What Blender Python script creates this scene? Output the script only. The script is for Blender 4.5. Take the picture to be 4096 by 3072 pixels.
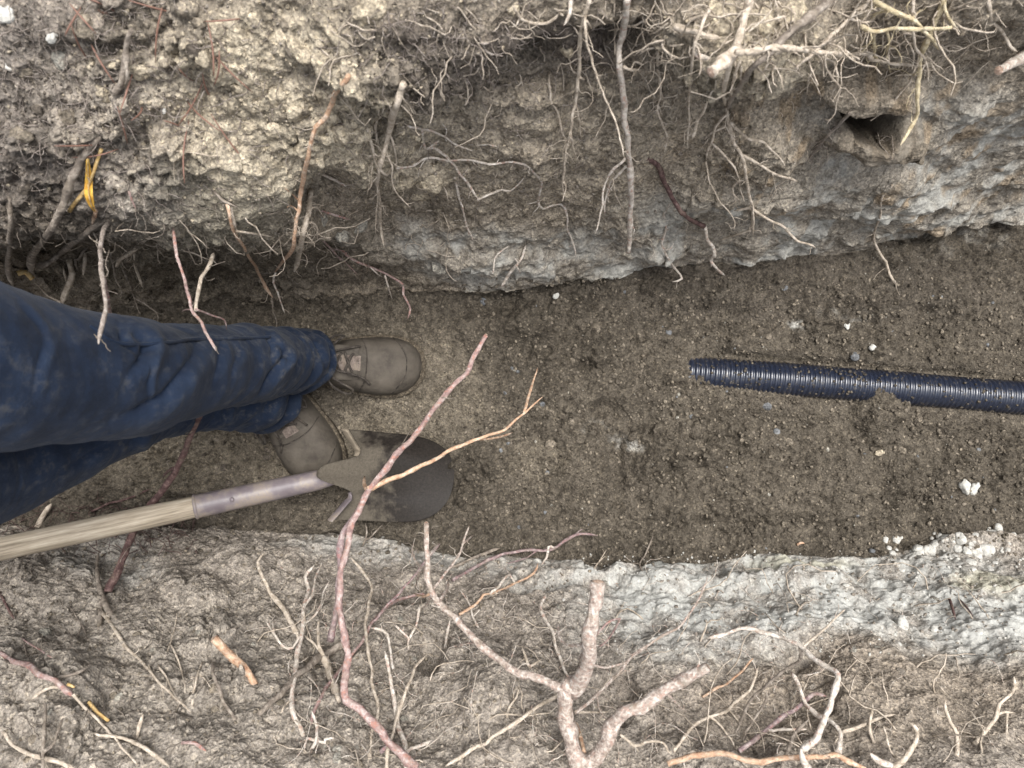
import bpy, bmesh, math, random
import numpy as np
from mathutils import Vector, Matrix
from mathutils.bvhtree import BVHTree

random.seed(7)
RNG = np.random.default_rng(11)
S = bpy.context.scene
C = S.collection
for o in list(bpy.data.objects):
    bpy.data.objects.remove(o)

# ------------------------------------------------------------------ camera
CAM_H = 1.30                 # camera height over the trench floor
FPX = 2840.0                 # focal length in photograph pixels (4096 wide)
cam = bpy.data.cameras.new('camera')
cam.sensor_width = 36.0
cam.lens = FPX / 4096 * 36.0
cam.clip_start = 0.02
cam.clip_end = 500
cam.dof.use_dof = True
cam.dof.focus_distance = 1.16
cam.dof.aperture_fstop = 7.5
camo = bpy.data.objects.new('camera', cam)
camo.location = (0, 0, CAM_H)
camo.rotation_euler = (0, 0, 0)
C.objects.link(camo)
S.camera = camo

# ------------------------------------------------------------------ light: bright overcast
SUN_EL, SUN_AZ = math.radians(74), math.radians(35)
w = bpy.data.worlds.new('World')
S.world = w
w.use_nodes = True
nt = w.node_tree
bg = nt.nodes['Background']
sky = nt.nodes.new('ShaderNodeTexSky')
sky.sky_type = 'NISHITA'
sky.sun_disc = False
sky.sun_elevation = SUN_EL
sky.sun_rotation = SUN_AZ
sky.air_density = 1.0
sky.dust_density = 4.0
hs = nt.nodes.new('ShaderNodeHueSaturation')      # cloud cover takes most of the blue out
hs.inputs['Saturation'].default_value = 0.30
nt.links.new(sky.outputs['Color'], hs.inputs['Color'])
nt.links.new(hs.outputs['Color'], bg.inputs['Color'])
bg.inputs['Strength'].default_value = 0.13
sun = bpy.data.lights.new('sun', 'SUN')
sun.energy = 1.5
sun.angle = math.radians(30)
sun.color = (1.0, 0.985, 0.965)
suno = bpy.data.objects.new('sun', sun)
sd = Vector((math.sin(SUN_AZ) * math.cos(SUN_EL), math.cos(SUN_AZ) * math.cos(SUN_EL), math.sin(SUN_EL)))
suno.rotation_euler = (-sd).to_track_quat('-Z', 'Y').to_euler()
C.objects.link(suno)

S.render.engine = 'CYCLES'
S.view_settings.view_transform = 'Standard'
S.view_settings.look = 'None'
S.view_settings.gamma = 1.0
S.view_settings.use_curve_mapping = False
S.view_settings.exposure = 1.4

# ------------------------------------------------------------------ helpers
def tag(o, label=None, cat=None, group=None, kind=None):
    if label: o['label'] = label
    if cat: o['category'] = cat
    if group: o['group'] = group
    if kind: o['kind'] = kind
    return o

TAB = RNG.random((64, 64, 64)).astype(np.float32)
def vnoise(x, y, z):
    """smooth value noise, -1..1"""
    xi = np.floor(x); yi = np.floor(y); zi = np.floor(z)
    fx = (x - xi).astype(np.float32); fy = (y - yi).astype(np.float32); fz = (z - zi).astype(np.float32)
    xi = xi.astype(np.int32); yi = yi.astype(np.int32); zi = zi.astype(np.int32)
    fx = fx * fx * fx * (fx * (fx * 6 - 15) + 10); fy = fy * fy * fy * (fy * (fy * 6 - 15) + 10); fz = fz * fz * fz * (fz * (fz * 6 - 15) + 10)
    x0 = xi & 63; x1 = (xi + 1) & 63; y0 = yi & 63; y1 = (yi + 1) & 63; z0 = zi & 63; z1 = (zi + 1) & 63
    a = TAB[x0, y0, z0]; a = a + fx * (TAB[x1, y0, z0] - a)
    b = TAB[x0, y1, z0]; b = b + fx * (TAB[x1, y1, z0] - b)
    a = a + fy * (b - a)
    c = TAB[x0, y0, z1]; c = c + fx * (TAB[x1, y0, z1] - c)
    d = TAB[x0, y1, z1]; d = d + fx * (TAB[x1, y1, z1] - d)
    c = c + fy * (d - c)
    return (a + fz * (c - a)) * 2 - 1

def rot3(seed):
    q = np.random.default_rng(int(seed * 97) + 5).normal(size=4); q /= np.linalg.norm(q)
    w_, x, y, z = q
    return np.array([[1 - 2 * (y * y + z * z), 2 * (x * y - z * w_), 2 * (x * z + y * w_)], [2 * (x * y + z * w_), 1 - 2 * (x * x + z * z), 2 * (y * z - x * w_)], [2 * (x * z - y * w_), 2 * (y * z + x * w_), 1 - 2 * (x * x + y * y)]], np.float32)

GT = RNG.normal(size=(64 * 64 * 64, 3)).astype(np.float32)
GT /= np.linalg.norm(GT, axis=1, keepdims=True)
def gnoise(Q):
    """gradient noise, about -1..1"""
    I = np.floor(Q).astype(np.int32); F = (Q - I).astype(np.float32)
    W = F * F * F * (F * (F * 6 - 15) + 10)
    out = 0
    for a in (0, 1):
        for b in (0, 1):
            for c in (0, 1):
                g = GT[(((I[..., 0] + a) & 63) << 12) | (((I[..., 1] + b) & 63) << 6) | ((I[..., 2] + c) & 63)]
                d = g[..., 0] * (F[..., 0] - a) + g[..., 1] * (F[..., 1] - b) + g[..., 2] * (F[..., 2] - c)
                wt = (W[..., 0] if a else 1 - W[..., 0]) * (W[..., 1] if b else 1 - W[..., 1]) * (W[..., 2] if c else 1 - W[..., 2])
                out = out + wt * d
    return out * 1.5

def fbm(P, scale, octv=4, gain=0.5, seed=0.0, ridged=False):
    out = 0; amp = 1.0; tot = 0
    s = 1.0 / scale
    for i in range(octv):
        Q = (P @ rot3(seed + i).T) * s
        n = vnoise(Q[..., 0] + 13.7 * i + seed, Q[..., 1] + 7.3 * i + seed * 1.7, Q[..., 2] + 3.1 * i - seed)
        if ridged: n = 1 - 2 * np.abs(n)
        out = out + amp * n; tot += amp
        amp *= gain; s *= 2.03
    return out / tot

CT = RNG.random((256, 256, 4)).astype(np.float32)
def worley(x, y, seed=0):
    """2-D cells: distance to nearest point, second distance, cell random"""
    xi = np.floor(x).astype(np.int32); yi = np.floor(y).astype(np.int32)
    f1 = np.full(x.shape, 9.0, np.float32); f2 = f1.copy(); rid = np.zeros(x.shape, np.float32)
    for dx in (-1, 0, 1):
        for dy in (-1, 0, 1):
            cx = xi + dx; cy = yi + dy
            t = CT[(cx + seed * 31) & 255, (cy + seed * 17) & 255]
            d = np.sqrt((cx + t[..., 0] - x) ** 2 + (cy + t[..., 1] - y) ** 2).astype(np.float32)
            m = d < f1
            f2 = np.where(m, f1, np.minimum(f2, d))
            rid = np.where(m, t[..., 2], rid)
            f1 = np.where(m, d, f1)
    return f1, f2, rid

def sstep(a, b, x):
    t = np.clip((x - a) / (b - a), 0, 1)
    return t * t * (3 - 2 * t)

def proj(P):
    """world point -> photograph pixel (4096 x 3072)"""
    d = CAM_H - P[..., 2]
    d = np.maximum(d, 0.05)
    return 2048 + P[..., 0] / d * FPX, 1536 - P[..., 1] / d * FPX

def ray(u, v):
    return Vector(((u - 2048) / FPX, -(v - 1536) / FPX, -1.0))

def at_z(u, v, z):
    return Vector((0, 0, CAM_H)) + ray(u, v) * (CAM_H - z)

def grid_object(name, P, col, mat, attrs=None):
    r, c = P.shape[:2]
    me = bpy.data.meshes.new(name)
    n = r * c
    me.vertices.add(n)
    me.vertices.foreach_set('co', P.astype(np.float32).reshape(-1))
    i = np.arange((r - 1) * c).reshape(r - 1, c)[:, :-1]
    q = np.stack([i, i + 1, i + c + 1, i + c], -1).reshape(-1, 4)
    me.loops.add(q.size)
    me.loops.foreach_set('vertex_index', q.reshape(-1).astype(np.int32))
    me.polygons.add(len(q))
    me.polygons.foreach_set('loop_start', np.arange(0, q.size, 4, dtype=np.int32))
    me.polygons.foreach_set('loop_total', np.full(len(q), 4, np.int32))
    me.polygons.foreach_set('use_smooth', np.ones(len(q), bool))
    me.update(calc_edges=True)
    if col is not None:
        a = me.color_attributes.new('soil', 'FLOAT_COLOR', 'POINT')
        full = np.ones((n, 4), np.float32); full[:, :col.shape[-1]] = col.reshape(n, -1)
        a.data.foreach_set('color', full.reshape(-1))
    me.materials.append(mat)
    o = bpy.data.objects.new(name, me)
    C.objects.link(o)
    return o

def mesh_object(name, verts, faces, mat, parent=None, smooth=True, loc=None):
    me = bpy.data.meshes.new(name)
    if loc is not None:
        verts = [(v[0] - loc[0], v[1] - loc[1], v[2] - loc[2]) for v in verts]
    me.from_pydata([tuple(v) for v in verts], [], faces)
    if smooth: me.polygons.foreach_set('use_smooth', np.ones(len(me.polygons), bool))
    me.materials.append(mat)
    o = bpy.data.objects.new(name, me)
    C.objects.link(o)
    if parent is not None:
        o.parent = parent
        if loc is None and parent.location.length > 0:
            o.matrix_parent_inverse = Matrix.Translation(parent.location).inverted()
        elif loc is not None:
            o.matrix_parent_inverse = Matrix.Translation(parent.location).inverted()
    if loc is not None: o.location = loc
    return o

# ------------------------------------------------------------------ materials
def new_mat(name):
    m = bpy.data.materials.new(name); m.use_nodes = True
    t = m.node_tree
    b = t.nodes['Principled BSDF']
    return m, t, b

def node(t, kind, **kw):
    n = t.nodes.new(kind)
    for k, v in kw.items():
        if k in n.inputs.keys(): n.inputs[k].default_value = v
        else: setattr(n, k, v)
    return n

def noise_node(t, scale, detail=3, rough=0.55, vec=None):
    n = t.nodes.new('ShaderNodeTexNoise')
    n.inputs['Scale'].default_value = scale; n.inputs['Detail'].default_value = detail; n.inputs['Roughness'].default_value = rough
    if vec is None:
        g = t.nodes.get('Geo') or t.nodes.new('ShaderNodeNewGeometry'); g.name = 'Geo'
        vec = g.outputs['Position']
    t.links.new(vec, n.inputs['Vector'])
    return n

def ramp(t, src, stops):
    r = t.nodes.new('ShaderNodeValToRGB')
    e = r.color_ramp.elements
    e[0].position = stops[0][0]; e[0].color = (*stops[0][1], 1)
    e[1].position = stops[-1][0]; e[1].color = (*stops[-1][1], 1)
    for p, c in stops[1:-1]:
        x = e.new(p); x.color = (*c, 1)
    t.links.new(src, r.inputs['Fac'])
    return r

def mix(t, a, b, fac, mode='MIX'):
    m = t.nodes.new('ShaderNodeMix'); m.data_type = 'RGBA'; m.blend_type = mode
    for s, v in ((m.inputs['A'], a), (m.inputs['B'], b)):
        if isinstance(v, (tuple, list)): s.default_value = (*v, 1) if len(v) == 3 else v
        else: t.links.new(v, s)
    if isinstance(fac, (int, float)): m.inputs['Factor'].default_value = fac
    else: t.links.new(fac, m.inputs['Factor'])
    return m.outputs['Result']

def bump(t, b, src, strength, dist, prev=None):
    n = t.nodes.new('ShaderNodeBump')
    n.inputs['Strength'].default_value = strength; n.inputs['Distance'].default_value = dist
    t.links.new(src, n.inputs['Height'])
    if prev is not None: t.links.new(prev, n.inputs['Normal'])
    t.links.new(n.outputs['Normal'], b.inputs['Normal'])
    return n.outputs['Normal']

def soil_mat(name, color=None, lo=0.40, hi=1.55, grain=1.0):
    """crumbly earth: base colour from the mesh (or fixed) times fine grain, with grain relief; clay is smoother"""
    m, t, b = new_mat(name)
    gv = t.nodes.new('ShaderNodeValue'); gv.outputs[0].default_value = grain
    gsock = gv.outputs[0]
    if color is None:
        a = t.nodes.new('ShaderNodeAttribute'); a.attribute_name = 'soil'
        base = a.outputs['Color']; gsock = a.outputs['Alpha']
    else:
        base = color
    n1 = noise_node(t, 330, 3, 0.7)
    n2 = noise_node(t, 70, 4, 0.65)
    v = t.nodes.new('ShaderNodeTexVoronoi'); v.inputs['Scale'].default_value = 270; v.inputs['Randomness'].default_value = 1.0
    t.links.new(t.nodes['Geo'].outputs['Position'], v.inputs['Vector'])
    sepc = t.nodes.new('ShaderNodeSeparateColor'); t.links.new(v.outputs['Color'], sepc.inputs[0])
    r1 = ramp(t, n1.outputs['Fac'], [(0.25, (lo, lo, lo)), (0.5, (1, 1, 1)), (0.75, (hi, hi * 0.98, hi * 0.94))])
    r2 = ramp(t, n2.outputs['Fac'], [(0.3, (0.50, 0.49, 0.48)), (0.5, (1, 1, 1)), (0.7, (1.25, 1.25, 1.25))])
    r3 = ramp(t, sepc.outputs[0], [(0.0, (0.62, 0.61, 0.60)), (0.6, (1.0, 1.0, 1.0)), (0.92, (1.12, 1.11, 1.08)), (1.0, (1.4, 1.38, 1.32))])
    c = mix(t, base, r1.outputs['Color'], gsock, 'MULTIPLY')
    c = mix(t, c, r3.outputs['Color'], gsock, 'MULTIPLY')
    c = mix(t, c, r2.outputs['Color'], gsock, 'MULTIPLY')
    t.links.new(c, b.inputs['Base Color'])
    b.inputs['Roughness'].default_value = 0.95
    b.inputs['Specular IOR Level'].default_value = 0.12
    def sb(src, k, dist, prev=None):
        nn = t.nodes.new('ShaderNodeMath'); nn.operation = 'MULTIPLY'; nn.inputs[1].default_value = k
        t.links.new(gsock, nn.inputs[0])
        q = bump(t, b, src, 1.0, dist, prev)
        t.links.new(nn.outputs[0], q.node.inputs['Strength'])
        return q
    pr = sb(n2.outputs['Fac'], 0.5, 0.006)
    pr = sb(v.outputs['Distance'], 0.7, 0.0024, pr)
    sb(n1.outputs['Fac'], 0.75, 0.0028, pr)
    return m

M = {}
M['soil'] = soil_mat('trench_earth')
M['clod_tan'] = soil_mat('tan_clod', (0.40, 0.345, 0.26))
M['clod_brown'] = soil_mat('brown_clod', (0.19, 0.163, 0.128))
M['clod_dark'] = soil_mat('dark_clod', (0.10, 0.085, 0.07))
M['clod_grey'] = soil_mat('grey_clod', (0.27, 0.255, 0.22))
M['clay'] = soil_mat('pale_clay', (0.43, 0.42, 0.385), 0.7, 1.2, 0.5)
M['white_stone'] = soil_mat('white_stone', (0.46, 0.45, 0.41), 0.6, 1.12, 0.4)
M['pebble_grey'] = soil_mat('grey_pebble', (0.16, 0.165, 0.17), 0.8, 1.2)
M['pebble_rust'] = soil_mat('rusty_pebble', (0.40, 0.22, 0.10), 0.7, 1.2, 0.5)

def bark(name, c_lo, c_mid, c_hi, scale=130, dirt=0.45, patch=None):
    m, t, b = new_mat(name)
    n = noise_node(t, scale, 4, 0.65)
    r = ramp(t, n.outputs['Fac'], [(0.32, c_lo), (0.5, c_mid), (0.68, c_hi)])
    col = r.outputs['Color']
    if patch is not None:
        n3 = noise_node(t, 150, 4, 0.75)
        f3 = ramp(t, n3.outputs['Fac'], [(0.53, (0, 0, 0)), (0.62, (1, 1, 1))])
        col = mix(t, col, patch, f3.outputs['Color'])
    n2 = noise_node(t, 45, 3, 0.6)
    n2.inputs['Distortion'].default_value = 0.6
    f = ramp(t, n2.outputs['Fac'], [(0.52, (0, 0, 0)), (0.68, (dirt, dirt, dirt))])
    col = mix(t, col, (0.20, 0.165, 0.12), f.outputs['Color'])
    t.links.new(col, b.inputs['Base Color'])
    b.inputs['Roughness'].default_value = 0.8
    b.inputs['Specular IOR Level'].default_value = 0.2
    n4 = noise_node(t, 420, 3, 0.6)
    p = bump(t, b, n.outputs['Fac'], 0.9, 0.004)
    bump(t, b, n4.outputs['Fac'], 0.6, 0.0014, p)
    return m

M['clod_grey_tan'] = soil_mat('grey_tan_clod', (0.27, 0.238, 0.20))  # grey-tan earth used on both banks
M['P'] = bark('tan_root', (0.25, 0.205, 0.155), (0.44, 0.372, 0.295), (0.60, 0.525, 0.435))
M['W'] = bark('whitish_root', (0.28, 0.24, 0.195), (0.49, 0.435, 0.37), (0.66, 0.61, 0.545), dirt=0.4, patch=(0.37, 0.25, 0.20))
M['R'] = bark('reddish_root', (0.17, 0.105, 0.095), (0.29, 0.205, 0.185), (0.45, 0.375, 0.345), dirt=0.4, patch=(0.31, 0.16, 0.125))
M['V'] = bark('purplish_root', (0.13, 0.09, 0.09), (0.235, 0.175, 0.17), (0.39, 0.325, 0.30), dirt=0.4, patch=(0.25, 0.135, 0.125))
M['D'] = bark('dark_red_root', (0.045, 0.027, 0.025), (0.095, 0.055, 0.05), (0.19, 0.13, 0.115), dirt=0.35)
M['O'] = bark('orange_root', (0.28, 0.155, 0.095), (0.44, 0.285, 0.185), (0.58, 0.45, 0.345), dirt=0.35, patch=(0.38, 0.29, 0.215))
M['B'] = bark('grey_brown_root', (0.11, 0.09, 0.072), (0.205, 0.172, 0.14), (0.35, 0.305, 0.255))
M['Y'] = bark('yellowish_root', (0.34, 0.27, 0.16), (0.49, 0.41, 0.265), (0.62, 0.54, 0.39), dirt=0.35)
M['G'] = bark('yellow_split_wood', (0.36, 0.22, 0.08), (0.50, 0.34, 0.14), (0.60, 0.47, 0.26), dirt=0.35)
M['cut'] = bark('cut_wood', (0.38, 0.24, 0.17), (0.52, 0.37, 0.28), (0.64, 0.50, 0.40), scale=300, dirt=0.15)
M['K'] = bark('pinkish_flaky_bark', (0.16, 0.12, 0.10), (0.36, 0.30, 0.255), (0.58, 0.525, 0.465), scale=190, dirt=0.55, patch=(0.34, 0.235, 0.19))
M['F'] = bark('fibre', (0.13, 0.105, 0.09), (0.25, 0.21, 0.18), (0.42, 0.37, 0.325), dirt=0.2)
# ------------------------------------------------------------------ the trench: one continuous swept section, cut into named pieces
TOPX = [(-9, .15), (-.9375, .127), (-.683, .144), (-.429, .156), (-.217, .172), (0, .182), (.164, .201), (.334, .222), (.546, .235), (.673, .262), (.9375, .325), (2, .36), (9, .36)]
BOTX = [(-9, -.20), (-1.4, -.20), (-.9375, -.255), (-.598, -.258), (-.344, -.272), (-.09, -.306), (.164, -.333), (.334, -.325), (.546, -.316), (.673, -.314), (.758, -.292), (.9375, -.268), (2, -.25), (9, -.25)]
Z_TOP_A, Z_TOP_B = 0.76, 0.62
K_A, K_B = 0.30, 0.35

def grow(n, start, ratio):
    s = [start]
    for i in range(n - 1): s.append(s[-1] * ratio)
    return np.cumsum(s)

xs_d = np.arange(-0.97, 0.9701, 0.0022)
xo = grow(46, 0.004, 1.165)
XS = np.concatenate([-(0.97 + xo[::-1]), xs_d, 0.97 + xo])
yT = np.interp(XS, *zip(*TOPX)); yB = np.interp(XS, *zip(*BOTX))
def smooth1(a, k):
    p = np.pad(a, k, mode='edge'); ker = np.hanning(2 * k + 3)[1:-1]; ker /= ker.sum()
    return np.convolve(p, ker, 'valid')
yT = smooth1(yT, 30); yB = smooth1(yB, 30)
wob = np.stack([XS, XS * 0, XS * 0], -1)
yT = yT + 0.012 * fbm(wob, .09, 4, .55, 3); yB = yB + 0.016 * fbm(wob, .11, 4, .55, 9)
go = grow(34, 0.004, 1.28)
NB, NF, NT = 320, 240, 390
rows = []
for g in go[::-1]: rows.append(('gb', g))
for i in range(NB): rows.append(('b', 1 - i / NB))
for i in range(NF): rows.append(('f', i / NF))
for i in range(NT): rows.append(('t', i / NT))
rows.append(('t', 1.0))
for g in go: rows.append(('gt', g))
LEFT = sstep(-.08, -.30, XS)
r0_ = len(go) + NB + NF + NT + 1
P0 = np.zeros((len(rows), len(XS), 3), np.float32)
P0[..., 0] = XS[None, :]
arc = np.zeros(len(rows)); zone = np.zeros(len(rows), int)
for r, (k, v) in enumerate(rows):
    if k == 'gb': y = yB - K_B * Z_TOP_B - v; z = Z_TOP_B + 0 * XS; a = -1.2 - v
    elif k == 'b': zz = Z_TOP_B * v; y = yB - K_B * zz; z = zz + 0 * XS; a = -.3 - zz * 1.06
    elif k == 'f': y = yB + (yT - yB) * v; z = 0 * XS; a = -.3 + .5 * v
    elif k == 't':
        zz = Z_TOP_A * v; y = yT + K_A * zz; z = zz + 0 * XS; a = .2 + zz * 1.045
        # left of the boots the bank is lower and steeper, with loose spoil heaped behind its edge
        sp = v * .86; lo_ = min(sp, .46); hi_ = max(0, sp - .46)
        y2 = yT + .09 * lo_ + hi_ * .70; z2 = lo_ + hi_ * .72
        y = y * (1 - LEFT) + y2 * LEFT; z = z * (1 - LEFT) + z2 * LEFT
    else:
        y = P0[r0_ - 1, :, 1] + v; z = P0[r0_ - 1, :, 2] + 0 * XS; a = 1.2 + v
    P0[r, :, 1] = y; P0[r, :, 2] = z; arc[r] = a
    zone[r] = dict(gb=0, b=1, f=2, t=3, gt=4)[k]
close = sstep(2.6, 4.2, np.abs(XS))[None, :]
zc = np.where(P0[..., 1] > 0, Z_TOP_A, Z_TOP_B)
P0[..., 2] = P0[..., 2] * (1 - close) + zc * close

# soft section corners, then base normals
def box_rows(A, k, n):
    for _ in range(n):
        p = np.pad(A, ((k, k), (0, 0)), mode='edge')
        cs = np.cumsum(np.pad(p, ((1, 0), (0, 0))), 0)
        A = (cs[2 * k + 1:] - cs[:-2 * k - 1]) / (2 * k + 1)
    return A
inner = slice(len(go) - 4, len(rows) - len(go) + 4)
for ch in (1, 2):
    P0[inner, :, ch] = box_rows(P0[inner, :, ch].astype(np.float64), 7, 2)
dX = np.gradient(P0, axis=1); dY = np.gradient(P0, axis=0)
N0 = np.cross(dX, dY); N0 /= np.maximum(np.linalg.norm(N0, axis=-1, keepdims=True), 1e-9)
for ch in range(3): N0[..., ch] = box_rows(N0[..., ch].astype(np.float64), 9, 2)
N0 /= np.linalg.norm(N0, axis=-1, keepdims=True)

# image-plane coordinates of the undisplaced section (2212-wide view), only used to site lumps and soil layers
U, V = proj(P0); U = U * .54; V = V * .54
WU = 26 * fbm(P0, .05, 3, .6, 21); WV = 26 * fbm(P0, .05, 3, .6, 33)
Uw, Vw = U + WU, V + WV
def blob(u, v, ru, rv, soft=0.45, warp=1.0):
    d = np.sqrt(((U + WU * warp - u) / ru) ** 2 + ((V + WV * warp - v) / rv) ** 2)
    return 1 - sstep(1 - soft, 1 + soft, d)

zr = zone[:, None] + 0 * P0[..., 0].astype(int)
isA = (zr >= 3).astype(np.float32); isB = (zr <= 1).astype(np.float32); isF = (zr == 2).astype(np.float32)
def soft_rows(m): return box_rows(m.astype(np.float64), 6, 1).astype(np.float32)
sA, sB, sF = soft_rows(isA), soft_rows(isB), soft_rows(isF)
AX = XS[None, :] + 0 * P0[..., 1]; AR = arc[:, None] + 0 * P0[..., 1]
n_lo = fbm(P0, .13, 4, .5, 1)
n_mid = fbm(P0, .045, 4, .55, 5)
n_rid = fbm(P0 * np.array([.45, 1, 1.3], np.float32), .035, 4, .55, 8, True)
n_fine = fbm(P0, .011, 3, .6, 12)
wx = AX + .008 * n_mid; wy = AR + .008 * n_fine
def clods(scale, seed, keep):
    f1, f2, rid = worley(wx / scale, wy / scale, seed)
    dome = np.sqrt(np.clip(1 - (f1 / .62) ** 2, 0, 1))
    return dome * (rid < keep) * (.45 + .55 * rid / keep), rid
c_big, id_big = clods(.034, 1, .45)
c_med, id_med = clods(.017, 2, .55)
c_sml, id_sml = clods(.0085, 3, .6)
WP = P0 + np.stack([.006 * n_mid, .004 * n_fine, -.006 * n_mid], -1).astype(np.float32)
def billow(scale, octv, seed, gain=.5):
    out = 0; amp = 1.0; tot = 0; s_ = 1.0 / scale
    for i in range(octv):
        out = out + amp * np.minimum(np.abs(gnoise((WP @ rot3(seed + i).T) * s_ + seed + 5.1 * i)) * 2.0, 1.1)
        tot += amp; amp *= gain; s_ *= 2.1
    return out / tot
b_big = billow(.040, 3, 3); b_sml = billow(.014, 2, 17, .6)

# soil layers, and the mask for the painted recess shade
clayA = np.clip(blob(1250, 555, 420, 55) * 1.1 + blob(1700, 470, 330, 85) + blob(2050, 330, 330, 120) + blob(1950, 430, 320, 90) + blob(1560, 520, 160, 50), 0, 1) * isA
mottle = sstep(-.15, .3, fbm(P0, .05, 4, .6, 41))
clayA = clayA * (.25 + .75 * mottle)
clayB = np.clip(blob(1850, 1275, 480, 85) + blob(1500, 1330, 250, 110) * .8 + blob(2150, 1330, 250, 100) * .9 + blob(850, 1190, 220, 34) * .6 + blob(240, 1230, 120, 60) * .45 + blob(1250, 1235, 240, 30) * .7, 0, 1) * isB
clayB = clayB * (.35 + .65 * sstep(-.45, .2, fbm(P0, .045, 4, .6, 47)))
crumbly = np.clip(blob(420, 170, 520, 260, .5) + blob(1600, 70, 200, 90), 0, 1) * sA + sB * np.clip(blob(300, 1420, 520, 260, .5), 0, 1) * .8
tan = (np.clip(blob(620, 190, 240, 210) + blob(1620, 60, 180, 80) + blob(880, 330, 120, 130) * .6 + blob(300, 180, 200, 170) * .35, 0, 1)) * isA
humus = np.clip(blob(930, 90, 190, 110) + blob(230, 60, 160, 80) * .6 + blob(1150, 90, 260, 70) * .9 + blob(80, 330, 130, 250) * .6, 0, 1) * isA
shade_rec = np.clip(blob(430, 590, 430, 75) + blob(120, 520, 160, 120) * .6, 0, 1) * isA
olive = blob(420, 420, 260, 110) * isA

# ------------- relief
lumpy = .45 + 1.1 * sstep(-.05, .45, fbm(P0, .085, 3, .55, 81))
disp = sA * (.020 * n_lo + .010 * n_mid) + sB * (.020 * n_lo + .010 * n_mid)
wallrough = (sA + sB) * (1 - .6 * np.clip(clayA + clayB, 0, 1))
disp += wallrough * (1 - .40 * sB) * (.0045 * n_rid + lumpy * (.0065 * b_big + .0040 * b_sml) + .0020 * c_sml)
disp += (clayA + clayB) * (.0045 * n_rid + .003 * b_big + .0010 * b_sml + .007 * n_mid)
disp += crumbly * lumpy * (.017 * b_big + .0065 * b_sml + .002 * c_sml)
disp += (sA + sB) * .0022 * n_fine
# plates of earth broken off the upper face
f1, f2, rid = worley(wx / .06 + 2, wy / .045, 5)
plate = (rid - .5) * sstep(.0, .16, f2 - f1)
faceA = np.clip(blob(1250, 330, 420, 160, .4), 0, 1) * isA
disp += faceA * .013 * plate
for (u, v, ru, rv, a, *wp) in [
        (900, 60, 230, 105, .035), (1120, 110, 75, 42, -.085, .6), (1180, 195, 160, 16, .022), (1330, 60, 60, 40, -.03),
        (1620, 40, 200, 85, .045), (1500, 190, 480, 55, -.022), (1872, 192, 110, 22, .050, .4),
        (1900, 290, 120, 32, .020), (1640, 300, 90, 60, .025), (420, 390, 215, 95, .018), (450, 590, 360, 62, -.045),
        (110, 580, 140, 70, -.03), (820, 480, 120, 70, -.035), (700, 420, 60, 70, -.03), (820, 270, 25, 40, -.035),
        (150, 220, 260, 220, .012), (620, 150, 240, 160, .012), (1750, 400, 260, 45, .022), (2050, 450, 200, 30, .020),
        (1100, 560, 200, 20, .014), (1500, 545, 150, 22, .012), (1700, 510, 120, 24, .014), (2150, 130, 120, 80, -.02)]:
    disp += blob(u, v, ru, rv, .45, wp[0] if wp else 1.0) * a * sA
for (u, v, ru, rv, a) in [
        (1010, 1490, 95, 85, .034), (930, 1420, 25, 40, -.03), (1170, 1270, 70, 22, -.03), (1330, 1510, 45, 40, -.035),
        (1700, 1415, 60, 30, -.02), (560, 1215, 110, 34, .020), (430, 1290, 60, 36, .018), (150, 1290, 120, 60, .026),
        (880, 1290, 80, 26, -.03), (700, 1400, 50, 60, -.02), (2080, 1170, 110, 22, .022), (1750, 1460, 60, 70, -.02),
        (1500, 1255, 330, 20, .016), (60, 1500, 160, 120, .03), (1150, 1320, 120, 40, .014), (1600, 1560, 160, 60, -.015)]:
    disp += blob(u, v, ru, rv) * a * sB

# floor: loose soil right of the boots, trodden and smooth around them
slab = np.clip(blob(955, 865, 80, 125, .16, .8) + blob(800, 915, 62, 52, .16, .8) + blob(1160, 985, 48, 34, .2, .8) + blob(560, 960, 60, 45, .2), 0, 1) * isF
trod = np.clip(slab + blob(930, 850, 130, 110, .4) * .5 + blob(830, 940, 90, 80) + blob(1160, 1000, 60, 45) * .5 + blob(560, 980, 130, 70) * .7 + blob(720, 700, 200, 45) * .4, 0, 1) * isF
loose = (1 - .85 * trod) * sF
disp += sF * .008 * n_lo + loose * (.0085 * n_mid + lumpy * (.013 * b_big + .0090 * b_sml) + .0024 * c_sml) + .004 * slab + sF * .0011 * n_fine
disp += loose * .006 * c_big * (id_big < .16)
for (u, v, ru, rv, a) in [
        (1260, 790, 20, 14, -.022), (1310, 880, 26, 18, -.020), (1130, 700, 60, 30, .016), (1060, 660, 60, 26, -.020), (1240, 850, 70, 40, .016), (1100, 655, 30, 22, -.02), (1400, 900, 60, 30, -.012), (1500, 1050, 80, 40, -.012), (1650, 950, 90, 30, .010), (1900, 1050, 80, 40, .010), (1560, 680, 80, 24, -.010), (1960, 700, 90, 36, -.012), (2080, 640, 60, 40, .016), (1450, 720, 60, 24, .010),
        (1330, 1020, 18, 75, -.018), (1270, 1000, 50, 70, .012), (1390, 650, 12, 60, -.006), (1700, 1150, 330, 26, -.014),
        (1000, 720, 90, 30, .010), (1450, 800, 60, 26, .012), (1000, 1080, 60, 60, -.008), (1180, 980, 70, 30, .006), (420, 960, 60, 36, .016), (560, 930, 80, 40, .010), (300, 1050, 120, 40, .02)]:
    disp += blob(u, v, ru, rv, .6, .5) * a * sF
disp -= sF * .011
Pd = P0 + N0 * disp[..., None]
# animal burrow: a pocket running back under its arched lip
bur = blob(1886, 232, 58, 27, .28, .2) * isA
Pd[..., 1] += .085 * bur; Pd[..., 2] -= .13 * bur
moundb = blob(1900, 275, 95, 24, .5, .6) * isA
Pd[..., 1] -= .022 * moundb; Pd[..., 2] += .012 * moundb
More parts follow.
